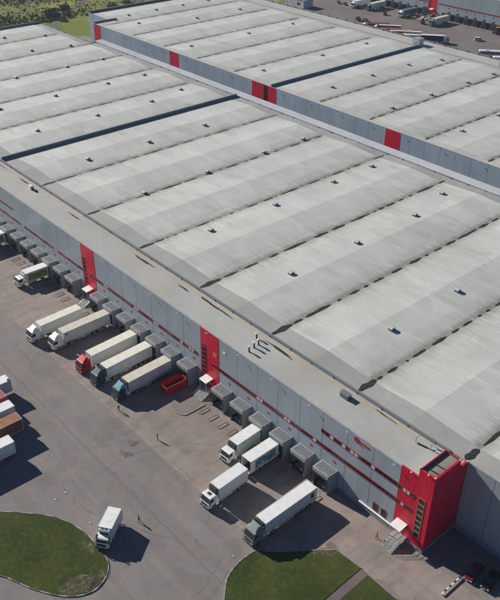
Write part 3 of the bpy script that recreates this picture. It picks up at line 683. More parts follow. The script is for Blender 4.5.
# ---------------------------------------------------------------- second warehouse
rear = empty('warehouse', (0, 0, 0), 0, 'second grey warehouse with red wall panels, behind the nearest roof', 'warehouse')
Bx(-186, XB, 120, 120.3, 0, ZT).build('wall', M['wall2'], rear); Bx(-186, -185.7, 120.31, 130, 0, ZT).build('wall', M['wallend'], rear)
Bx(-207, -186.0, 130, 130.3, 0, ZT).build('wall', M['wall2'], rear); Bx(-207, -206.7, 130.31, 221, 0, ZT).build('wall', M['wallend'], rear)
Bx(-206.69, XB, 220.7, 221, 0, ZT - .4).build('wall', M['wall'], rear); Bx(XB - .3, XB, 120.31, 220.69, 0, ZT - .2).build('wall', M['wallend'], rear)
Bx(-186, XB, 119.97, 120.33, ZT, ZT + .06).build('coping', M['coping'], rear)
for a, c in ((-186.0, -180.2), (-124.8, -118.4), (-70.8, -64.0), (-63.0, -57.0), (-3.0, 3.4)): Bx(a, c, 119.95, 119.997, 0, ZT + .03).build('red_panel', M['wallred'], rear)
Bx(-63.8, -63.2, 119.6, 119.99, 0, ZT).build('downpipe', M['chassis'], rear)
b = MB()
xs = list(range(-204, 205, 12))
def zz(x, j): return HV + ((HR if j in (1, 2) else .12) if round(x / 12) % 2 == 0 else 0)
ys = [120.34, 123.2, 206.3, 210.4]
ysl = [130.34, 133, 206.3, 210.4]
for i in range(len(xs) - 1):
    Y = ysl if xs[i] < -186 else ys
    for j in range(3):
        b.add([(xs[i], Y[j], zz(xs[i], j)), (xs[i + 1], Y[j], zz(xs[i + 1], j)), (xs[i + 1], Y[j + 1], zz(xs[i + 1], j + 1)), (xs[i], Y[j + 1], zz(xs[i], j + 1))], [(0, 1, 2, 3)], M['roof'] if j == 1 else M['strip2'])
b.add([(-186, 120.34, HV + .3), (-180, 120.34, HV), (-180, 131.3, HV + .22), (-186, 131.3, HV + .3)], [(0, 1, 2, 3)], M['strip2'])
b.build('roof', None, rear)
Bx(-206.69, XB, 210.7, 220.7, 15.2, 15.37).build('rear_roof', M['strip2'], rear)
parapet(rear, -206.7, XB, 210.42, 210.69, 15.2, 15.9); parapet(rear, -206.7, XB, 220.72, 220.98, 15.4, 15.98)
parapet(rear, -206.69, -206.3, 130.4, 210.4, 15.4, 16.7); parapet(rear, -185.95, -185.6, 120.35, 133.0, 15.4, 16.7); parapet(rear, -60.4, -60.0, 120.4, 210.4, 15.5, 16.75)
b = MB()
for i in range(68): b.box(XA + 6 * i - .15, XA + 6 * i + .15, 220.5, 221.1, 15.5, 16.15)
split(b, 'parapet_bracket', M['parapet'], rear)
for i in range(17):
    xv = -204 + 24 * i
    if xv > 190: break
    if abs(xv + 60) < 1 or i == 0: continue
    puddles(xv, 122 if xv > -186 else 132, 209, 300 + i, rear, .7, .95)
for x, y in [(-188.5, 141.8), (-189.4, 159.3), (-189.2, 176.2), (-171.6, 136.3), (-162.9, 165.0), (-123.6, 130.9), (-189.8, 193.7), (-163.6, 193.7), (-124.1, 165.1), (-124.3, 193.7), (-76.9, 131.3), (-77.8, 194.6), (-77.1, 165.6), (-44.4, 160.3), (-44.2, 137.1), (-14.6, 137.0), (-40.6, 200.2), (-44.5, 183.1), (-15.0, 200.3), (-14.9, 182.8), (-14.8, 159.7), (14.3, 159.7), (15.3, 137.2)]: hatch(x, y, roof_z(x) - .05, rear)
for i in range(-11, 8): floodlight(rear, 15 * i + 4, 119.99, ZT - .1)
b = Bx(-65.2, -61.6, 211.6, 215.2, 15.37, 18.2, M['band']); b.box(-65.3, -61.5, 211.5, 215.3, 18.2, 18.35, M['coping']); b.box(-64.3, -62.6, 211.54, 211.6, 15.6, 17.6, M['steel']); b.build('rooftop_plant_room', None, rear)
b = Bx(-20.6, -20.0, 213, 213.6, 15.37, 17.2, M['steel']); b.build('vent_pipe', None, rear)
# ---------------------------------------------------------------- third warehouse, far behind
far = empty('warehouse', (0, 0, 0), 0, 'farthest warehouse with a red stair panel and docks, across the rear yard', 'warehouse')
Y3 = 319.5
Bx(-260, 120, Y3, Y3 + .3, 0, ZT).build('wall', M['wall'], far); Bx(-260, 120, Y3 + .31, Y3 + 90, 15.2, 15.6).build('roof', M['roof_edge'], far)
Bx(-260, -259.7, Y3 + .31, Y3 + 90, 0, 15.19).build('wall', M['wallend'], far); Bx(119.7, 120, Y3 + .31, Y3 + 90, 0, 15.19).build('wall', M['wallend'], far); Bx(-259.6, 119.6, Y3 + 89.7, Y3 + 90, 0, 15.19).build('wall', M['wall'], far)
for x in (-138, ): Bx(x, x + 6.5, Y3 - .05, Y3 - .004, 0, ZT).build('red_panel', M['wallred'], far)
Bx(-130.5, 110, Y3 - .07, Y3 - .005, 7.2, 7.9).build('red_band', M['frame'], far); Bx(-250, -138.5, Y3 - .07, Y3 - .005, 7.2, 7.9).build('red_band', M['frame'], far)
entrance(far, -135.5).location = (0, Y3, 0)
b = MB()
for k in range(6): b.box(-137.2, -136.0, Y3 - .09, Y3 - .052, 4.8 + k * 1.2, 5.6 + k * 1.2)
b.build('stair_window', M['glass'], far)
for k in range(-34, 4):
    x = 6 * k + 2.4 - 0
    if -140 < x < -128 or x < -215: continue
    d = copy_tree(d0, far); d.location = (x, Y3 - .06, 0)
    Bx(x + .4, x + 1.1, Y3 - .05, Y3 - .004, 5.8, 6.4).build('dock_sign', M['chassis'], far)
# ================================================================== VEHICLES
_wm = {}
def wheel(parent, x, y, r=.5, w_=.32):
    key = (r, w_)
    if key not in _wm:
        n = 16; b = MB(); A = [2 * math.pi * k / n for k in range(n)]
        rs = [(-w_ / 2, r * .62), (-w_ / 2, r * .93), (-w_ / 2 + .05, r), (w_ / 2 - .05, r), (w_ / 2, r * .93), (w_ / 2, r * .62)]
        for i in range(len(rs) - 1):
            b.add([(rs[i][0], rs[i][1] * math.cos(a), rs[i][1] * math.sin(a)) for a in A] + [(rs[i + 1][0], rs[i + 1][1] * math.cos(a), rs[i + 1][1] * math.sin(a)) for a in A],
                  [(k, (k + 1) % n, n + (k + 1) % n, n + k)[::-1] for k in range(n)])
        c = MB()
        for sx in (-1, 1):
            q = sx * (w_ / 2 - .03); c.add([(q, r * .62 * math.cos(a), r * .62 * math.sin(a)) for a in A] + [(sx * w_ / 2 * .55, r * .2 * math.cos(a), r * .2 * math.sin(a)) for a in A],
                  [((k, (k + 1) % n, n + (k + 1) % n, n + k) if sx > 0 else (k, (k + 1) % n, n + (k + 1) % n, n + k)[::-1]) for k in range(n)] + [tuple(range(n, 2 * n))[::sx]])
        o = b.build('wheel', M['tyre'], parent); q = c.build('rim', M['rim'], o); _wm[key] = (o.data, q.data)
    else:
        o = bpy.data.objects.new('wheel', _wm[key][0]); col.objects.link(o); o.parent = parent
        q = bpy.data.objects.new('rim', _wm[key][1]); col.objects.link(q); q.parent = o
    o.location = (x, y, r); return o
def cab(parent, paint, defl=True, y0=0, h=3.15, L=2.15, W=1.22, hatchc=None, top=None):
    """cab-over tractor cab, front at y0 facing -y"""
    prof = [(y0 + .06, .42), (y0 + L - .1, .42), (y0 + L - .1, .95), (y0 + L, 1.0), (y0 + L, h), (y0 + .75, h + .03), (y0 + .48, h - .08), (y0 + .10, 1.75), (y0, 1.3), (y0, .6)]
    c = MB().prism(prof, -W, W).build('cab', M[paint], parent, bevel=.09)
    g = MB(); a0, a1 = Vector((y0 + .125, 1.85)), Vector((y0 + .45, h - .20)); nrm = Vector((-(a1 - a0).y, (a1 - a0).x)).normalized() * .03
    P = [(-W + .12, a0.x + nrm.x, a0.y), (W - .12, a0.x + nrm.x, a0.y), (W - .2, a1.x + nrm.x, a1.y), (-W + .2, a1.x + nrm.x, a1.y)]
    g.add(P, [(0, 1, 2, 3)]); g.build('windscreen', M['cabglass'], c)
    for sx in (-1, 1):
        x = sx * (W + .012); g = MB(); Q = [(x, y0 + .32, 1.85), (x, y0 + 1.3, 1.8), (x, y0 + 1.3, 2.6), (x, y0 + .55, 2.6)]
        g.add(Q, [(0, 1, 2, 3) if sx > 0 else (3, 2, 1, 0)]); g.build('side_window', M['cabglass'], c)
        k = MB().box(sx * (W + .08) - .07, sx * (W + .08) + .07 + sx * .14, y0 + .12, y0 + .28, 1.8, 2.6); k.build('mirror', M['chassis'], c, bevel=.03)
        Bx(sx * .85 - .2, sx * .85 + .2, y0 - .03, y0 + .05, .72, .92).build('headlight', M['greywhite'], c)
    f = Bx(-W - .01, W + .01, y0 - .06, y0 + .3, .38, .68, M['chassis']); f.box(-.85, .85, y0 - .035, y0 + .05, 1.0, 1.55, M['chassis']); f.build('front_bumper', None, c, bevel=.03)
    Bx(-W + .15, W - .15, y0 + .22, y0 + .42, h - .22, h - .10).build('sun_visor', M['chassis'], c)
    # wheel arch
    Bx(-W - .015, W + .015, y0 + .75, y0 + 1.85, .43, .98).build('wheel_arch', M['chassis'], c, bevel=.12)
    if hatchc: Bx(-.38, .38, y0 + 1.0, y0 + 1.6, h, h + .08).build('roof_window', M[hatchc], c)
    if defl:
        d = MB(); t = top or paint; z1 = 3.92
        d.add([(-1.05, y0 + .75, h), (1.05, y0 + .75, h), (1.15, y0 + L - .05, h), (-1.15, y0 + L - .05, h), (-.75, y0 + L - .45, z1 - .1), (.75, y0 + L - .45, z1 - .1), (1.08, y0 + L - .02, z1), (-1.08, y0 + L - .02, z1)],
              [(0, 1, 5, 4), (1, 2, 6, 5), (4, 5, 6, 7), (3, 0, 4, 7)[::1], (2, 3, 7, 6), (3, 2, 1, 0)])
        d.build('roof_deflector', M[t], c, bevel=.05)
        s_ = MB()
        for sx in (-1, 1): s_.box(sx * (W - .03) - .03, sx * (W - .03) + .03, y0 + L, y0 + L + .45, .9, 3.6)
        split(s_, 'side_fairing', M[t], c)
    return c
def chassis(parent, y0, y1, w_=.42):
    b = Bx(-w_, -w_ + .1, y0, y1, .75, 1.02); b.box(w_ - .1, w_, y0, y1, .75, 1.02)
    y = y0 + .3
    while y < y1: b.box(-w_, w_, y, y + .12, .78, .98); y += 1.5
    return b.build('chassis', M['chassis'], parent)
def cargo(parent, y0, y1, side, roof, z0=1.15, z1=4.0, W=1.27, name='cargo_box', frontm=None, pic=None, openf=False, ribs=1.6):
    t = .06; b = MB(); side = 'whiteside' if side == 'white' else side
    if not openf: b.box(-W, W, y0, y1, z0, z1, M[side])
    else:
        b.box(-W, -W + t, y0, y1, z0, z1, M[side]); b.box(W - t, W, y0, y1, z0, z1, M[side]); b.box(-W + t, W - t, y0, y1, z1 - t, z1, M[side]); b.box(-W + t, W - t, y0, y1, z0, z0 + t, M['brown']); b.box(-W + t, W - t, y1 - t, y1, z0 + t, z1 - t, M[side])
    o = b.build(name, None, parent, bevel=0 if openf else .025)
    r = Bx(-W + .05, W - .05, y0 + .05, y1 - .05, z1, z1 + .02, M[roof]); n = max(2, round((y1 - y0) / ribs))
    for i in range(1, n): y = y0 + (y1 - y0) * i / n; r.box(-W + .05, W - .05, y - .025, y + .025, z1 + .02, z1 + .04, M[roof])
    r.build('cargo_roof', None, o)
    e = MB()
    for sx in (-1, 1):
        e.box(sx * (W + .01) - .03, sx * (W + .01) + .03, y0, y1, z1 - .12, z1 + .03); e.box(sx * (W + .01) - .03, sx * (W + .01) + .03, y0, y1, z0 - .02, z0 + .12)
        for y in (y0 + .04, y1 - .04): e.box(sx * (W + .005) - .03, sx * (W + .005) + .03, y - .04, y + .04, z0 + .12, z1 - .12)
    e.box(-W, W, y0 - .03, y0 + .03, z1 - .1, z1 + .03) if not openf else None; e.box(-W, W, y1 - .03, y1 + .03, z1 - .1, z1 + .03)
    e.build('frame_rail', M['greywhite'], o)
    if not openf:
        d = Bx(-W + .06, -.02, y1 + .002, y1 + .04, z0 + .1, z1 - .14); d.box(.02, W - .06, y1 + .002, y1 + .04, z0 + .1, z1 - .14); d.build('rear_door', M['greywhite'], o)
        k = MB()
        for x in (-.9, -.3, .3, .9): k.box(x - .02, x + .02, y1 + .04, y1 + .075, z0, z1 - .1)
        split(k, 'locking_bar', M['steel'], o)
    if pic:
        for sx in (-1, 1):
            x = sx * (W + .006); g = MB().add([(x, y0 + .5, z0 + .35), (x, y1 - .6, z0 + .35), (x, y1 - .6, z1 - .45), (x, y0 + .5, z1 - .45)], [(0, 1, 2, 3) if sx > 0 else (3, 2, 1, 0)]); g.build('side_picture', M[pic], o)
    return o
def reefer(parent, y, z0=2.3, z1=3.85, mat='white'):
    b = Bx(-.95, .95, y - .5, y - .02, z0, z1, M[mat]); b.box(-.8, .8, y - .53, y - .5, z0 + .15, z0 + .75, M['chassis']); b.box(-.7, -.05, y - .4, y - .1, z1, z1 + .03, M['chassis']); b.box(.05, .7, y - .4, y - .1, z1, z1 + .03, M['chassis'])
    return b.build('cooling_unit', None, parent, bevel=.03)
def trailer(root, y0, y1, side, roof, lettering=False, cool=None, dark_end=None, z1=4.0, pic=None, skirt=True, mirror_y=1):
    t = empty('trailer', (0, 0, 0)); t.parent = root
    o = cargo(t, y0, y1, side, roof, z1=z1, pic=pic)
    chassis(t, y0 + .4, y1 - .1, .5)
    for i in range(3):
        for sx in (-1, 1): wheel(t, sx * 1.03, y1 - 2.0 - 1.31 * i, .5, .36)
    b = MB()
    for sx in (-1, 1): b.box(sx * .75 - .06, sx * .75 + .06, y0 + 2.6, y0 + 2.75, .15, 1.0); b.box(sx * .75 - .15, sx * .75 + .15, y0 + 2.5, y0 + 2.85, .05, .15)
    split(b, 'landing_leg', M['steel'], t)
    s = MB()
    for sx in (-1, 1):
        for z in (.55, .85): s.box(sx * 1.2 - .03, sx * 1.2 + .03, y0 + 3.3, y1 - 5.6, z, z + .12)
        s.box(sx * 1.0 - .22, sx * 1.0 + .22, y0 + 4.6, y0 + 5.6, .5, 1.1)
    split(s, 'side_guard', M['greywhite'], t)
    Bx(-1.2, 1.2, y1 - .25, y1 - .13, .45, .6).build('rear_bumper', M['greywhite'], t)
    m_ = MB()
    for sx in (-1, 1): m_.box(sx * 1.03 - .2, sx * 1.03 + .2, y1 - 1.35, y1 - 1.32, .2, 1.05)
    split(m_, 'mudguard', M['chassis'], t)
    if cool: reefer(t, y0, mat=cool)
    if lettering:     # an unreadable dark name on the side, as two blocks
        for sx in (-1, 1): Bx(sx * 1.285 - .01, sx * 1.285 + .01, y0 + .55, y0 + 1.0, 3.1, 3.6).build('side_mark', M['navy'], o)
    if dark_end: Bx(1.275, 1.30, y1 - 1.5, y1 - .7, 2.2, 3.3).build('side_hatch', M['chassis'], o)
    return t
def tractor(root, paint, defl=True, **k):
    t = empty('tractor', (0, 0, 0)); t.parent = root
    cab(t, paint, defl, **k); chassis(t, 1.2, 5.9)
    for sx in (-1, 1): wheel(t, sx * 1.05, 1.3, .5, .32); wheel(t, sx * .92, 4.9, .5, .6)
    b = Bx(-1.2, -.6, 2.4, 3.7, .4, 1.0, M['steel']); b.box(.6, 1.2, 2.4, 3.5, .4, 1.0, M['steel']); split(b, 'fuel_tank', None, t)
    Bx(-.5, .5, 4.3, 5.3, 1.03, 1.12).build('fifth_wheel', M['chassis'], t)
    b = MB()
    for sx in (-1, 1): b.box(sx * .92 - .31, sx * .92 + .31, 4.3, 5.5, 1.06, 1.10)
    split(b, 'mudguard', M['chassis'], t)
    return t
def semi(x, yfront, yaw, paint, side, roof, label, L=12.7, defl=True, group=None, gap=3.0, at_top=None, **k):
    """cab front at (x, yfront); yaw = heading offset in degrees from straight out (-y)"""
    r = empty('semi_truck', (x, yfront, 0), math.radians(yaw), label, 'lorry', group)
    ck = {a: k.pop(a) for a in ('hatchc', 'top', 'h') if a in k}
    tractor(r, paint, defl, **ck); trailer(r, gap, gap + L, side, roof, **k); return r
def rigid(x, yfront, yaw, paint, side, roof, label, L=6.6, z1=3.8, group=None, cool='white', pic=None, cy=2.5, h=2.75, defl=False, hatchc=None, name='box_truck'):
    r = empty(name, (x, yfront, 0), math.radians(yaw), label, 'truck', group)
    cab(r, paint, defl, h=h, L=1.95, W=1.16, hatchc=hatchc); chassis(r, 1.0, cy + L - .1)
    cargo(r, cy, cy + L, side, roof, z0=1.05, z1=z1, W=1.24, pic=pic)
    if cool: reefer(r, cy, z1 - 1.35, z1 - .1, cool)
    for sx in (-1, 1): wheel(r, sx * 1.0, 1.2, .46, .3); wheel(r, sx * .88, cy + L - 2.0, .46, .56)
    if L > 6.9:
        for sx in (-1, 1): wheel(r, sx * .88, cy + L - 3.2, .46, .56)
    s = MB()
    for sx in (-1, 1): s.box(sx * 1.15 - .03, sx * 1.15 + .03, cy + .5, cy + L - 3.8, .55, .95)
    split(s, 'side_guard', M['greywhite'], r); Bx(-1.15, 1.15, cy + L - .2, cy + L - .08, .42, .56).build('rear_bumper', M['greywhite'], r)
    return r
# --- lorries at the near docks
DX = DOCKX
G1 = 'trucks backed up to the near docks'
t = empty('semi_trailer', (DX['A'], -5.2 - 13, 0), 0, 'white trailer with green side print, cut off by the left edge of the photo', 'trailer', G1)
trailer(t, 2.6, 15.3, 'white', 'white', pic='pic1')
rigid(DX['E'] + .1, -11.6, 0, 'white', 'white', 'white', 'small white truck with green landscape picture on its side, backed to a dock', L=6.6, z1=3.75, pic='pic1', group=G1, hatchc=None)
semi(8.9, -21.0, 1.5, 'white', 'cream', 'cream', 'cream trailer with pointed white cab, standing clear of its dock beside the far red stair', L=11.4, gap=2.8, group=G1, defl=True)
semi(14.9, -18.6, .5, 'white', 'greywhite', 'beige', 'white cab lorry with dusty beige trailer roof and small dark side mark', L=12.7, gap=3.0, group=G1, lettering=True, defl=True, hatchc='chassis')
semi(26.75, -18.3, 2.2, 'red', 'cream', 'cream', 'lorry with bright red cab and cream trailer', L=12.4, gap=3.0, group=G1)
semi(32.75, -18.3, 2.2, 'teal', 'greywhite', 'cream', 'dark teal cab lorry with pale trailer, between the red cab and pale blue roof lorries', L=12.4, gap=3.0, group=G1, cool='teal')
semi(39.9, -17.4, 2, 'teal', 'greywhite', 'beige', 'teal lorry with pale blue cab roof and beige trailer roof, nearest the red skip', L=11.6, gap=3.0, group=G1, top='ltblue', h=3.0, cool='chassis')
rigid(69.5, -11.7, 3, 'white', 'greenside', 'white', 'short white truck with pale green side, backed into a dock right of middle red panel', L=6.4, z1=3.85, group=G1, cool='chassis')
# open-fronted trailer standing at dock R
t = empty('box_trailer', (DX['R'] + .05, -10.4, 0), math.radians(1.5), 'white trailer open at its front end with blue side picture, behind another white truck', 'trailer', G1)
o = cargo(t, 0, 7.4, 'white', 'white', z0=1.1, z1=4.0, openf=True, pic='pic2'); chassis(t, .2, 7.2)
for i in range(2):
    for sx in (-1, 1): wheel(t, sx * .98, 3.2 + 1.3 * i, .46, .36)
b = Bx(1.28, 1.33, .02, 1.15, 1.15, 3.9, M['white']); b.box(-1.32, -1.28, .02, 1.15, 1.15, 3.9, M['white']); split(b, 'front_door', None, o)
Bx(-1.1, 1.1, -.9, -.02, 1.0, 1.08).build('loading_plate', M['beige'], t)
rigid(76.1, -21.8, 3, 'white', 'white', 'white', 'white box truck with dark roof hatch on its cab, parked in front of open trailer', L=7.3, z1=4.0, h=2.9, cy=2.55, group=G1, hatchc='chassis', cool='chassis')
semi(87.4, -21.2, .6, 'sage', 'white', 'white', 'long white semi-trailer with grey-green cab, nearest lorry to the camera', L=12.7, gap=3.0, group=G1, cool='chassis', dark_end=True)
# small truck on the open yard; heading angle of its axis
rigid(71.95, -41.0, 35, 'white', 'white', 'white', 'small white refrigerated truck driving alone across the open yard beside the oval lawn', L=4.7, z1=3.5, cy=2.0, h=2.4)
# --- trailers parked at the left edge
G2 = 'trailers parked side by side at the left edge'
def ptrailer(x, yend, side, roof, label, zt=4.0, yaw=180, L=12.5, extra=None, W=1.27, pic=None):
    t = empty('semi_trailer', (x, yend, 0), math.radians(yaw), label, 'trailer', G2)
    trailer(t, 0, L, side, roof, z1=zt, pic=pic)
    if extra: extra(t)
    return t
def roof_bits(t):
    b = Bx(-.9, -.1, .1, .7, 4.02, 4.35); b.box(.2, .8, .2, .6, 4.02, 4.2); b.build('roof_unit', M['white'], t, bevel=.05)
ptrailer(22.7, -32.9, 'greywhite', 'white', 'grey white trailer with roof unit, topmost of the row at the left edge', extra=roof_bits)
ptrailer(26.6, -35.9, 'pink', 'pink', 'faded red trailer squeezed between two white ones at the left edge', zt=3.8)
ptrailer(30.9, -36.2, 'white', 'white', 'clean white trailer parked just above the orange roofed trailer')
ptrailer(35.4, -36.9, 'brown', 'rust', 'dark trailer with rusty orange top at the left edge')
ptrailer(40.5, -41.2, 'white', 'white', 'white trailer with bluish side, lowest of the row at the left edge')
# --- red skip at dock N
sk = empty('skip', (DX['N'] + .25, -5.3, 0), math.radians(-1.5), 'open red metal skip standing in front of a dock beside middle red stair', 'skip')
b = MB(); L, W, H = 2.75, 1.25, 1.95
def skipwall(p0, p1, p2, p3): b.add([p0, p1, p2, p3], [(0, 1, 2, 3)])
prof = [(-L + .35, .2), (L - .1, .2), (L, H), (-L, H), ]
b.box(-W, -W + .07, -L, L, .2, H); b.box(W - .07, W, -L, L, .2, H); b.box(-W + .07, W - .07, -L, -L + .07, .2, H); b.box(-W + .07, W - .07, L - .07, L, .2, H); b.box(-W + .07, W - .07, -L + .07, L - .07, .2, .28)
b.build('skip_body', M['red'], sk)
b = MB()
for sx in (-1, 1):
    b.box(sx * W - .08, sx * W + .08, -L - .05, L + .05, H - .02, H + .09)
for sy in (-1, 1): b.box(-W + .08, W - .08, sy * L - .07, sy * L + .07, H - .02, H + .09)
b.build('rim', M['pink'], sk)
b = MB()
for i in range(7):
    y = -L + .4 + i * .8
    for sx in (-1, 1): b.box(sx * (W + .04) - .04, sx * (W + .04) + .04, y - .05, y + .05, .2, H - .03)
for x in (-.6, 0, .6): b.box(x - .05, x + .05, -L - .07, -L, .2, H - .03)
split(b, 'stiffener', M['red'], sk)
b = MB()
for sx in (-1, 1):
    for sy in (-1, 1): b.box(sx * .9 - .1, sx * .9 + .1, sy * 2.2 - .15, sy * 2.2 + .15, 0, .2)
split(b, 'skid', M['chassis'], sk)
Bx(-W + .08, W - .08, -L + .08, L - .08, .28, .7).build('waste_load', M['chassis'], sk)
# --- wheel guides: bent tubes before the docks
PH = dict(B='second dock from the left edge', C='empty dock two places left of the landscape picture truck', D='empty dock just left of the landscape picture truck', E='dock of the landscape picture truck',
          F='empty dock just right of the landscape picture truck', G='last dock before the far red stair', H='first dock right of the far red stair', J='empty dock between beige and cream trailers',
          O='first dock right of the middle red stair', P='second dock right of the middle red stair', Q='dock of the short truck with pale green side', R='dock of the open trailer', S='empty dock between open trailer and long white lorry', T='rightmost dock behind the long white lorry')
gm = {}
def guide_mesh(striped):
    b = MB(); L = 2.5
    b.tube([(0, 0, 0), (0, 0, .22), (0, .14, .32), (0, L - .14, .32), (0, L, .22), (0, L, 0)], .07, 6, M['brown'])
    if striped:
        for k in range(5): b.tube([(0, .2 + k * .5, .32), (0, .42 + k * .5, .32)], .085, 6, M['kerbw'] if k % 2 else M['orange'])
    return b
for d, ph in PH.items():
    for s, sx in (('left', -1), ('right', 1)):
        st = d in 'QRST'
        if st not in gm: o = guide_mesh(st).build('wheel_guide', None); gm[st] = o
        else: o = gm[st].copy(); col.objects.link(o)
        o.location = (DX[d] + sx * 1.44, -6.3, .012)
        tag(o, f"{s} {'orange striped' if st else 'brown'} tube wheel guide, {ph}", 'wheel guide', 'wheel guides in front of the docks')
# kerb of the raised pad by the middle stairs
b = ribbon(smooth_loop([(53.7, -3.6), (53.6, -8.4), (53.2, -9.2), (52.4, -9.6), (51.6, -9.7)], 4, False), .28, .16, 'kerb', 'kerb'); struct(b)
sol = b.modifiers.new('s', 'SOLIDIFY'); sol.thickness = .16; sol.offset = -1
struct(blob(50.6, -6.4, 2.6, 3.4, .1, .03, 'pad', 'asphalt', seed=3, j=.1))
# barrier rail near the cars
br = empty('barrier', (0, 0, 0), 0, 'black and white striped low rail on the ground beside the dark red car', 'barrier')
b = MB()
for k in range(8): b.box(115.78, 116.0, -4.2 + k * .66, -4.2 + (k + 1) * .66, .30, .46, M['white'] if k % 2 == 0 else M['chassis'])
b.build('rail', None, br)
b = Bx(115.8, 115.98, -4.1, -3.95, 0, .30); b.box(115.8, 115.98, .9, 1.05, 0, .30); split(b, 'post', M['steel'], br)
# --- cars
def car(x, y, yaw, paint, label, L=4.4, W=.88, h=1.45, group=None, estate=False, lights='greywhite'):
    r = empty('parked_car', (x, y, 0), math.radians(yaw), label, 'car', group); f = L / 2
    body = MB().prism([(-f, .32), (f, .34), (f, .78), (f - .1, .92), (f - .9, .98), (-f + 1.25, .95), (-f + .15, .78), (-f, .6)], -W, W, taper=[.06, .06, .04, .1, .02, .02, .12, .06]).build('body', M[paint], r, bevel=.07)
    e = f - .25 if estate else f - .75
    top = [(-f + 1.1, .95), (e + .25, .97), (e - .15, h - .06), (e - .5, h), (-f + 2.05, h), (-f + 1.85, h - .05)]
    cb = MB().prism([top[0], top[1], top[2], top[5]], -W + .07, W - .07, taper=[0, 0, .17, .17]).build('cabin_glass', M['cabglass'], r, bevel=.03)
    MB().prism([(-f + 1.84, h - .06), (e - .14, h - .06), (e - .3, h + .01), (-f + 2.0, h + .01)], -W + .22, W - .22, taper=[0, 0, .05, .05]).build('roof', M[paint], r, bevel=.02)
    p = MB()
    for sx in (-1, 1): p.tube([(sx * (W - .08), -f + 1.12, .95), (sx * (W - .24), -f + 1.88, h - .04)], .035, 5); p.tube([(sx * (W - .08), e + .22, .95), (sx * (W - .24), e - .17, h - .04)], .04, 5); p.tube([(sx * (W - .07), .25, .95), (sx * (W - .23), .2, h - .05)], .03, 5)
    split(p, 'pillar', M[paint], r)
    for sx in (-1, 1):
        Bx(sx * .6 - .16, sx * .6 + .16, -f - .02, -f + .05, .6, .74).build('headlight', M[lights], r)
        Bx(sx * .62 - .14, sx * .62 + .14, f - .04, f + .02, .65, .8).build('tail_light', M['red'], r)
        Bx(sx * (W + .06) - .07, sx * (W + .06) + .07, -f + 1.4, -f + 1.55, .92, 1.06).build('wing_mirror', M[paint], r)
        wheel(r, sx * (W - .1), -f + .85, .32, .2); wheel(r, sx * (W - .1), f - .8, .32, .2)
    Bx(-W + .15, W - .15, -f - .03, -f + .05, .34, .52).build('front_bumper', M['chassis'], r); Bx(-.26, .26, -f - .045, -f - .02, .45, .56).build('number_plate', M['white'], r)
    return r
car(116.9, 3.3, 5, 'maroon', 'dark red car in the shadow right of the red stair tower', lights='white')
car(119.7, 4.0, 6, 'black', 'black car in the shadow beside the dark red car', lights='white')
GC = 'cars in the rear yard'
car(-192.0, 300.5, 60, 'black', 'black car far off, leftmost in the rear yard', group=GC); car(-186.1, 300.2, 60, 'black', 'second black car from the left in the rear yard', group=GC)
car(-180.9, 300.2, 60, 'white', 'white car between black cars and a maroon one in the rear yard', group=GC); car(-175.0, 300.4, 60, 'maroon', 'maroon car beside the white one in the rear yard', group=GC)
car(-135.5, 305.3, 100, 'yellow', 'yellow and dark car far off, left of the distant red stair panel', group=GC); car(-131.8, 308.6, 80, 'white', 'white car under the distant red stair panel', group=GC, estate=True)
car(-130.3, 303.6, 95, 'white', 'white car nearest the yellow one in the rear yard', group=GC); car(-128.0, 309.3, 85, 'silver', 'silver car between the distant red panel and cream lorry', group=GC)
car(-83.1, 293.5, 130, 'white', 'large white car at the right edge of rear yard', L=4.9, h=1.8, W=1.0, group=GC, estate=True)
# --- lorries in the rear yard
G3 = 'lorries in the rear yard'
semi(-167.1, 299.0, 0, 'farteal', 'cream', 'cream', 'far cream trailer with pale teal cab at docks near the upper edge', group=G3)
semi(-143.6, 300.4, -1, 'white', 'tealbody', 'tealbody', 'far lorry with teal trailer and white cab at a dock', L=11.5, group=G3)
semi(-119.0, 298.0, 0, 'farteal', 'cream', 'beige', 'far cream lorry at dock just right of the distant red panel', group=G3)
semi(-177.5, 296.5, 0, 'white', 'white', 'white', 'far white lorry at the upper edge left of the cream lorry', group=G3)
rigid(-184.0, 303.0, 0, 'white', 'greywhite', 'white', 'small far white truck at the upper edge above the cars', group=G3)
def far_tr(cx, cy, ang, L, side, roof, label, cabp=None, gap=3.0):
    """centre of the trailer roof, ang = direction of its length from +x, front towards +ang end"""
    a = math.radians(ang); d = Vector((math.cos(a), math.sin(a))); yaw = math.radians(ang + 90)
    f = Vector((cx, cy)) + d * (L / 2 + (gap if cabp else 0))
    if cabp:
        r = empty('semi_truck', (f.x, f.y, 0), yaw, label, 'lorry', G3); tractor(r, cabp); trailer(r, gap, gap + L, side, roof)
    else:
        r = empty('semi_trailer', (f.x, f.y, 0), yaw, label, 'trailer', G3); trailer(r, 0, L, side, roof)
far_tr(-132.0, 268.0, 226, 12.7, 'maroon', 'maroon', 'far dark red trailer with white cab at the rear roof edge beside a bush', 'white')
far_tr(-124.8, 269.3, 220, 12, 'navy', 'greywhite', 'far navy trailer between a dark red and a pink one', 'white')
far_tr(-119.6, 264.6, 224, 12, 'pink', 'pink', 'far pinkish red trailer partly hidden by the rear roof edge')
far_tr(-113.2, 264.9, 228, 12, 'rust', 'beige', 'far trailer with beige orange top at the rear roof edge')
far_tr(-108.0, 268.2, 222, 9.5, 'brown', 'beige', 'far brown trailer with pale top just left of navy lorry')
far_tr(-97.6, 270.2, 40, 13.6, 'navy', 'white', 'far navy lorry with white roof, nose pointing right, by the plant room', 'white')
far_tr(-104.5, 263.0, 220, 10, 'greywhite', 'white', 'far white trailer partly behind the rooftop plant room')
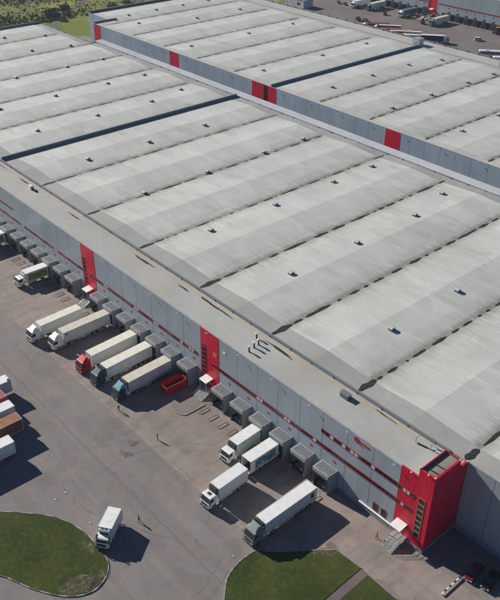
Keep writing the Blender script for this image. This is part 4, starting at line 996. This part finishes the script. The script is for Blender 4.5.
def bus(x, y, ang, L, label):
    r = empty('bus', (x, y, 0), math.radians(ang + 90), label, 'bus', 'white buses in the rear yard')
    MB().prism([(0, .35), (L, .35), (L, 2.9), (L - .15, 3.05), (.4, 3.05), (.1, 2.8)], -1.25, 1.25).build('body', M['white'], r, bevel=.08)
    for sx in (-1, 1):
        g = MB(); x_ = sx * 1.262; n = 7
        for i in range(n): ya = .9 + i * (L - 1.2) / n; yb = ya + (L - 1.2) / n - .12; g.add([(x_, ya, 1.5), (x_, yb, 1.5), (x_, yb, 2.55), (x_, ya, 2.55)], [(0, 1, 2, 3) if sx > 0 else (3, 2, 1, 0)])
        split(g, 'side_window', M['cabglass'], r)
        for yy in (2.4, L - 3): wheel(r, sx * 1.08, yy, .48, .32)
    MB().add([(-1.1, -.012, 1.2), (1.1, -.012, 1.2), (1.1, .07, 2.75), (-1.1, .07, 2.75)], [(0, 1, 2, 3)]).build('windscreen', M['cabglass'], r)
    Bx(-.9, .9, 3, 5, 3.05, 3.25).build('roof_unit', M['greywhite'], r, bevel=.04)
bus(-66.2, 268.5, 220, 11, 'white bus with dark windows at the right edge of rear yard'); bus(-55.0, 264.0, 222, 11, 'white bus cut off at the right edge, nearer than the other bus')
# a small red tug and a yellow-red loader by the far docks
def tug(x, y, yaw, c1, c2, label, s=1.0, cat='tractor'):
    r = empty('yard_tractor', (x, y, 0), math.radians(yaw), label, cat)
    r.scale = (s, s, s)
    MB().prism([(-1.6, .5), (1.5, .5), (1.5, 1.3), (-.2, 1.35), (-1.6, 1.15)], -.65, .65).build('body', M[c1], r, bevel=.06)
    MB().prism([(-.2, 1.35), (1.3, 1.3), (1.2, 2.2), (0, 2.2)], -.6, .6).build('cabin_glass', M['cabglass'], r, bevel=.03)
    Bx(-.65, .65, -.1, 1.3, 2.2, 2.3).build('cabin_roof', M[c2], r)
    for sx in (-1, 1): wheel(r, sx * .8, -1.0, .4, .3); wheel(r, sx * .85, .9, .6, .35)
tug(-153.1, 299.1, 40, 'maroon', 'maroon', 'tiny red vehicle alone in the middle of rear yard')
tug(-125.4, 299.5, 40, 'maroon', 'maroon', 'small dark red tractor left of the far cream lorry', 1.2)
tug(-85.6, 313.5, 10, 'maroon', 'yellow', 'red and yellow loader at the right edge before the far docks', 1.5, 'loader')
# substation hut in the rear yard
hut = empty('utility_building', (-203.5, 276.5, 0), math.radians(0), 'pale blue grey flat roofed hut in the rear yard at the upper edge', 'hut')
Bx(-8.5, 8.5, -4, 4, 0, 4.6).build('wall', M['band'], hut); Bx(-8.7, 8.7, -4.2, 4.2, 4.6, 4.85).build('roof', M['coping'], hut); Bx(-1, .4, -4.06, -4.005, 0, 2.4).build('door', M['steel'], hut); Bx(3, 5, -4.06, -4.005, 1.5, 3).build('window', M['glass'], hut)
b = MB()
for k in range(7): b.box(-8.52 + k * 2.8, -8.42 + k * 2.8, -4.05, -4.004, 0, 4.6)
split(b, 'wall_rib', M['coping'], hut)
# ================================================================== PEOPLE
M['skin'] = flat('skin', (.45, .27, .19), .6); M['hair'] = flat('hair', (.03, .02, .015), .7); M['jacket_red'] = flat('red_jacket', (.6, .02, .03), .8); M['cloth_dark'] = flat('dark_clothes', (.025, .028, .035), .85); M['trousers'] = flat('dark_trousers', (.02, .022, .03), .85)
def person(x, y, yaw, top, label, stride=.3, bend=0.0, z=.012, arm=.1):
    """one continuous skinned body; faces -y"""
    b_ = Vector((0, -bend, 0)); V = {}
    V['pel'] = (0, 0, .95); V['bel'] = (0, -.02 - bend * .3, 1.12); V['ch'] = (0, -bend * .75, 1.36); V['nk'] = (0, -bend * 1.0, 1.50); V['hd'] = (0, -bend * 1.15 - .02, 1.62); V['ht'] = (0, -bend * 1.2 - .01, 1.72)
    for s, sx in (('l', -1), ('r', 1)):
        V[s + 'hip'] = (sx * .10, 0, .90); V[s + 'kn'] = (sx * .11, -sx * stride * .35 - .03, .50); V[s + 'an'] = (sx * .11, -sx * stride * .7 + (.05), .09); V[s + 'to'] = (sx * .12, -sx * stride * .7 - .13, .04)
        V[s + 'sh'] = (sx * .19, -bend * .9, 1.42); V[s + 'el'] = (sx * .25, sx * arm - bend * .9, 1.15); V[s + 'wr'] = (sx * .25, sx * arm * 1.6 - .12 - bend, .92); V[s + 'ha'] = (sx * .24, sx * arm * 1.8 - .15 - bend, .84)
    R = dict(pel=.15, bel=.13, ch=.15, nk=.06, hd=.10, ht=.085, hip=.095, kn=.065, an=.045, to=.045, sh=.065, el=.045, wr=.032, ha=.035)
    E = [('pel', 'bel'), ('bel', 'ch'), ('ch', 'nk'), ('nk', 'hd'), ('hd', 'ht')]
    for s in 'lr': E += [('pel', s + 'hip'), (s + 'hip', s + 'kn'), (s + 'kn', s + 'an'), (s + 'an', s + 'to'), ('ch', s + 'sh'), (s + 'sh', s + 'el'), (s + 'el', s + 'wr'), (s + 'wr', s + 'ha')]
    # fingers
    for s, sx in (('l', -1), ('r', 1)):
        h = Vector(V[s + 'ha'])
        for q in range(4): V[s + 'f%d' % q] = tuple(h + Vector((sx * .005, -.03 + q * .02, -.085 + abs(q - 1.4) * .01))); R['f%d' % q] = .01; E.append((s + 'ha', s + 'f%d' % q))
        V[s + 'th'] = tuple(h + Vector((-sx * .02, -.05, -.02))); R['th'] = .011; E.append((s + 'ha', s + 'th'))
    ks = list(V); me = bpy.data.meshes.new('person'); me.from_pydata([V[k] for k in ks], [(ks.index(a), ks.index(c)) for a, c in E], [])
    tmp = bpy.data.objects.new('person', me); col.objects.link(tmp)
    tmp.modifiers.new('skin', 'SKIN'); tmp.modifiers.new('sub', 'SUBSURF').levels = 1
    sv = me.skin_vertices[0].data
    for i, k in enumerate(ks):
        rr = R.get(k, R.get(k[1:])); sv[i].radius = (rr, rr * (.72 if k in ('ch', 'bel', 'pel') else 1)); sv[i].use_root = (k == 'pel')
    dg = bpy.context.evaluated_depsgraph_get(); ev = tmp.evaluated_get(dg); m2 = bpy.data.meshes.new_from_object(ev); bpy.data.objects.remove(tmp)
    for q in ('skin', 'trousers', top, 'hair'): m2.materials.append(M[q])
    for p in m2.polygons:
        c = p.center; hand = c.z < .93 and abs(c.x) > .2
        p.material_index = 0 if (c.z > 1.49 and not (c.z > 1.66 or c.y > -bend * 1.15 + .03)) or (hand) else (3 if c.z > 1.49 else (1 if c.z < .95 else 2)); p.use_smooth = True
    o = bpy.data.objects.new('person', m2); col.objects.link(o); o.location = (x, y, z); o.rotation_euler = (0, 0, math.radians(yaw))
    return tag(o, label, 'person', 'people walking on the yard')
person(70.9, -32.6, 150, 'cloth_dark', 'person in dark clothes walking on the open yard beside the lone white truck')
person(43.3, -18.6, 60, 'cloth_dark', 'person in dark clothes leaning forward below the pale blue roofed cab', bend=.15)
person(55.8, -17.6, -30, 'cloth_dark', 'person in dark clothes standing below the kerb of middle stairs', stride=.1)
person(101.3, -3.3, -70, 'jacket_red', 'person in red jacket at the foot of the tower stairs')
# ================================================================== VEGETATION
def crown_mesh(name, mat, seed, n=900, rx=2.2, rz=1.5, leaf=.28):
    rd = random.Random(seed); b = MB(); cl = [(rd.uniform(-.7, .7) * rx, rd.uniform(-.7, .7) * rx, rd.uniform(.35, 1.2) * rz, rd.uniform(.35, .6) * rx) for _ in range(9)]
    for i in range(n):
        cx, cy, cz, r = rd.choice(cl); v = Vector((rd.gauss(0, 1), rd.gauss(0, 1), rd.gauss(0, .8))).normalized() * r * rd.uniform(.65, 1.05); p = Vector((cx, cy, max(.1, cz + v.z * .8))) + Vector((v.x, v.y, 0))
        u = Vector((rd.gauss(0, 1), rd.gauss(0, 1), rd.gauss(0, 1))).normalized(); w_ = u.orthogonal().normalized(); s_ = leaf * rd.uniform(.6, 1.4)
        b.add([p - u * s_, p + w_ * s_ * .6, p + u * s_, p - w_ * s_ * .6], [(0, 1, 2, 3)])
    return b
bushproto = []
for i, mt in enumerate(('leafd', 'leafo', 'leafy', 'leafd')):
    r = empty('bush', (0, 0, 0)); crown_mesh('crown', mt, i + 1).build('crown', M[mt], r)
    b = MB(); rd = random.Random(i)
    for k in range(4): a = rd.uniform(0, 6.28); b.tube([(0, 0, 0), (math.cos(a) * .5, math.sin(a) * .5, .7), (math.cos(a) * 1.1, math.sin(a) * 1.1, 1.5)], [.12, .08, .03], 5)
    b.build('trunk', M['bark'], r); bushproto.append([r, False])
def bush(x, y, s, kind, label, group, sz=1.0):
    r, used = bushproto[kind]
    if used: r = copy_tree(r)
    bushproto[kind][1] = True
    r.location = (x, y, -.1); r.scale = (s, s, s * sz); r.rotation_euler = (0, 0, random.uniform(0, 6.28)); tag(r, label, 'bush', group)
GB = 'bushes on the rough ground beyond the buildings'
rd0 = random.Random(4); LT = 'dark green bush in the thicket between the dirt track and the nearest roof'; LR = 'olive bush on the slope right of the dirt track'; LL = 'low shrub on the rough field at the upper left'
for (x, y, s_, k, lb) in [(-262, 139, 1.7, 0, LT), (-266, 143, 2.0, 3, LT), (-271, 147, 2.1, 0, LT), (-276, 150, 2.2, 3, LT), (-281, 153, 2.0, 0, LT), (-268, 151, 1.8, 3, LT), (-262, 147, 1.4, 1, 'olive bush at the edge of the dark thicket'), (-285, 156, 1.7, 1, 'olive bush at the far end of the dark thicket'), (-290, 158, 1.8, 3, LT),
                     (-262, 172, 1.8, 1, LR), (-258, 180, 1.6, 1, LR), (-268, 186, 2.0, 1, LR), (-253, 189, 1.7, 1, LR), (-262, 197, 1.9, 1, LR), (-275, 200, 1.7, 1, LR), (-250, 170, 1.3, 1, LR), (-280, 192, 1.6, 1, LR)]:
    bush(x + rd0.uniform(-4, 4), y + rd0.uniform(-4, 4), s_ * rd0.uniform(.45, .75), k, lb, GB, rd0.uniform(.7, 1.1))
rd = random.Random(11)
for i in range(26):
    y = rd.uniform(95, 152); x = -300 + rd.choice([-35, -17, 0, 12]) + rd.uniform(-3, 3) + (y - 120) * .12
    bush(x, y, rd.uniform(.5, .95), rd.choice([0, 1]), LL, GB, rd.uniform(.35, .5))
bush(-154.0, 276.5, .85, 2, 'lone yellow green bush behind the rear roof edge beside dark red trailer', None); bush(-150.8, 279, .75, 1, 'small olive bush right of the yellow green one behind the rear roof edge', None)
# scrub and weeds as ground cover
sb = MB(); rd = random.Random(21)
def hsh(a, b_): return (math.sin(a * .09 + 1.3 * math.sin(b_ * .021)) + math.sin(a * .031 + b_ * .017 + 2)) / 2
for i in range(20000):
    x, y = rd.uniform(-350, -214), rd.uniform(70, 250)
    if x > -262 and 117 < y < 161: continue
    hh = hsh(x, y)
    if rd.random() > .12 + .75 * max(0, hh): continue
    s_ = rd.uniform(.25, .7) * (1 + .5 * max(0, hh)); a = rd.uniform(0, 6.28); dx, dy = math.cos(a) * s_, math.sin(a) * s_
    lean = rd.uniform(-.3, .3)
    sb.add([(x - dx, y - dy, -.05), (x + dx, y + dy, -.05), (x + dx * .5 + lean, y + dy * .5, s_ * 1.1), (x - dx * .6 + lean, y - dy * .6, s_ * 1.3)], [(0, 1, 2, 3)], M['leafo'] if rd.random() < .45 else (M['leafy'] if rd.random() < .9 or hh < .3 else M['leafd']))
tag(sb.build('scrub'), 'rough weeds and tall grass on the open ground beyond the buildings', 'scrub', None, 'stuff')
# small gate beside the track
ga = empty('field_gate', (-248.5, 131.5, 0), math.radians(72), 'small pale metal gate beside the dirt track behind the nearest roof', 'gate')
b = MB()
for x in (-4.5, -1.5, 1.5, 4.5): b.tube([(x, 0, 0), (x, 0, 2.3)], .1, 6)
split(b, 'post', M['steel'], ga)
b = MB()
for z in (.9, 1.6, 2.2): b.tube([(-4.5, 0, z), (4.5, 0, z)], .06, 5)
b.build('rail', M['steel'], ga)

# ================================================================== HAZE
HZ = Bx(-420, 330, -180, 430, -1.05, 112).build('haze', None if False else bpy.data.materials.new('thin_haze'))
hm = HZ.data.materials[0]; hm.use_nodes = True; ht = hm.node_tree; ht.nodes.clear()
hv = ht.nodes.new('ShaderNodeVolumePrincipled'); hv.inputs['Color'].default_value = (.72, .82, .95, 1); hv.inputs['Density'].default_value = .0001; hv.inputs['Anisotropy'].default_value = .2
ho = ht.nodes.new('ShaderNodeOutputMaterial'); ht.links.new(hv.outputs[0], ho.inputs['Volume'])
tag(HZ, None, None, None, 'stuff')
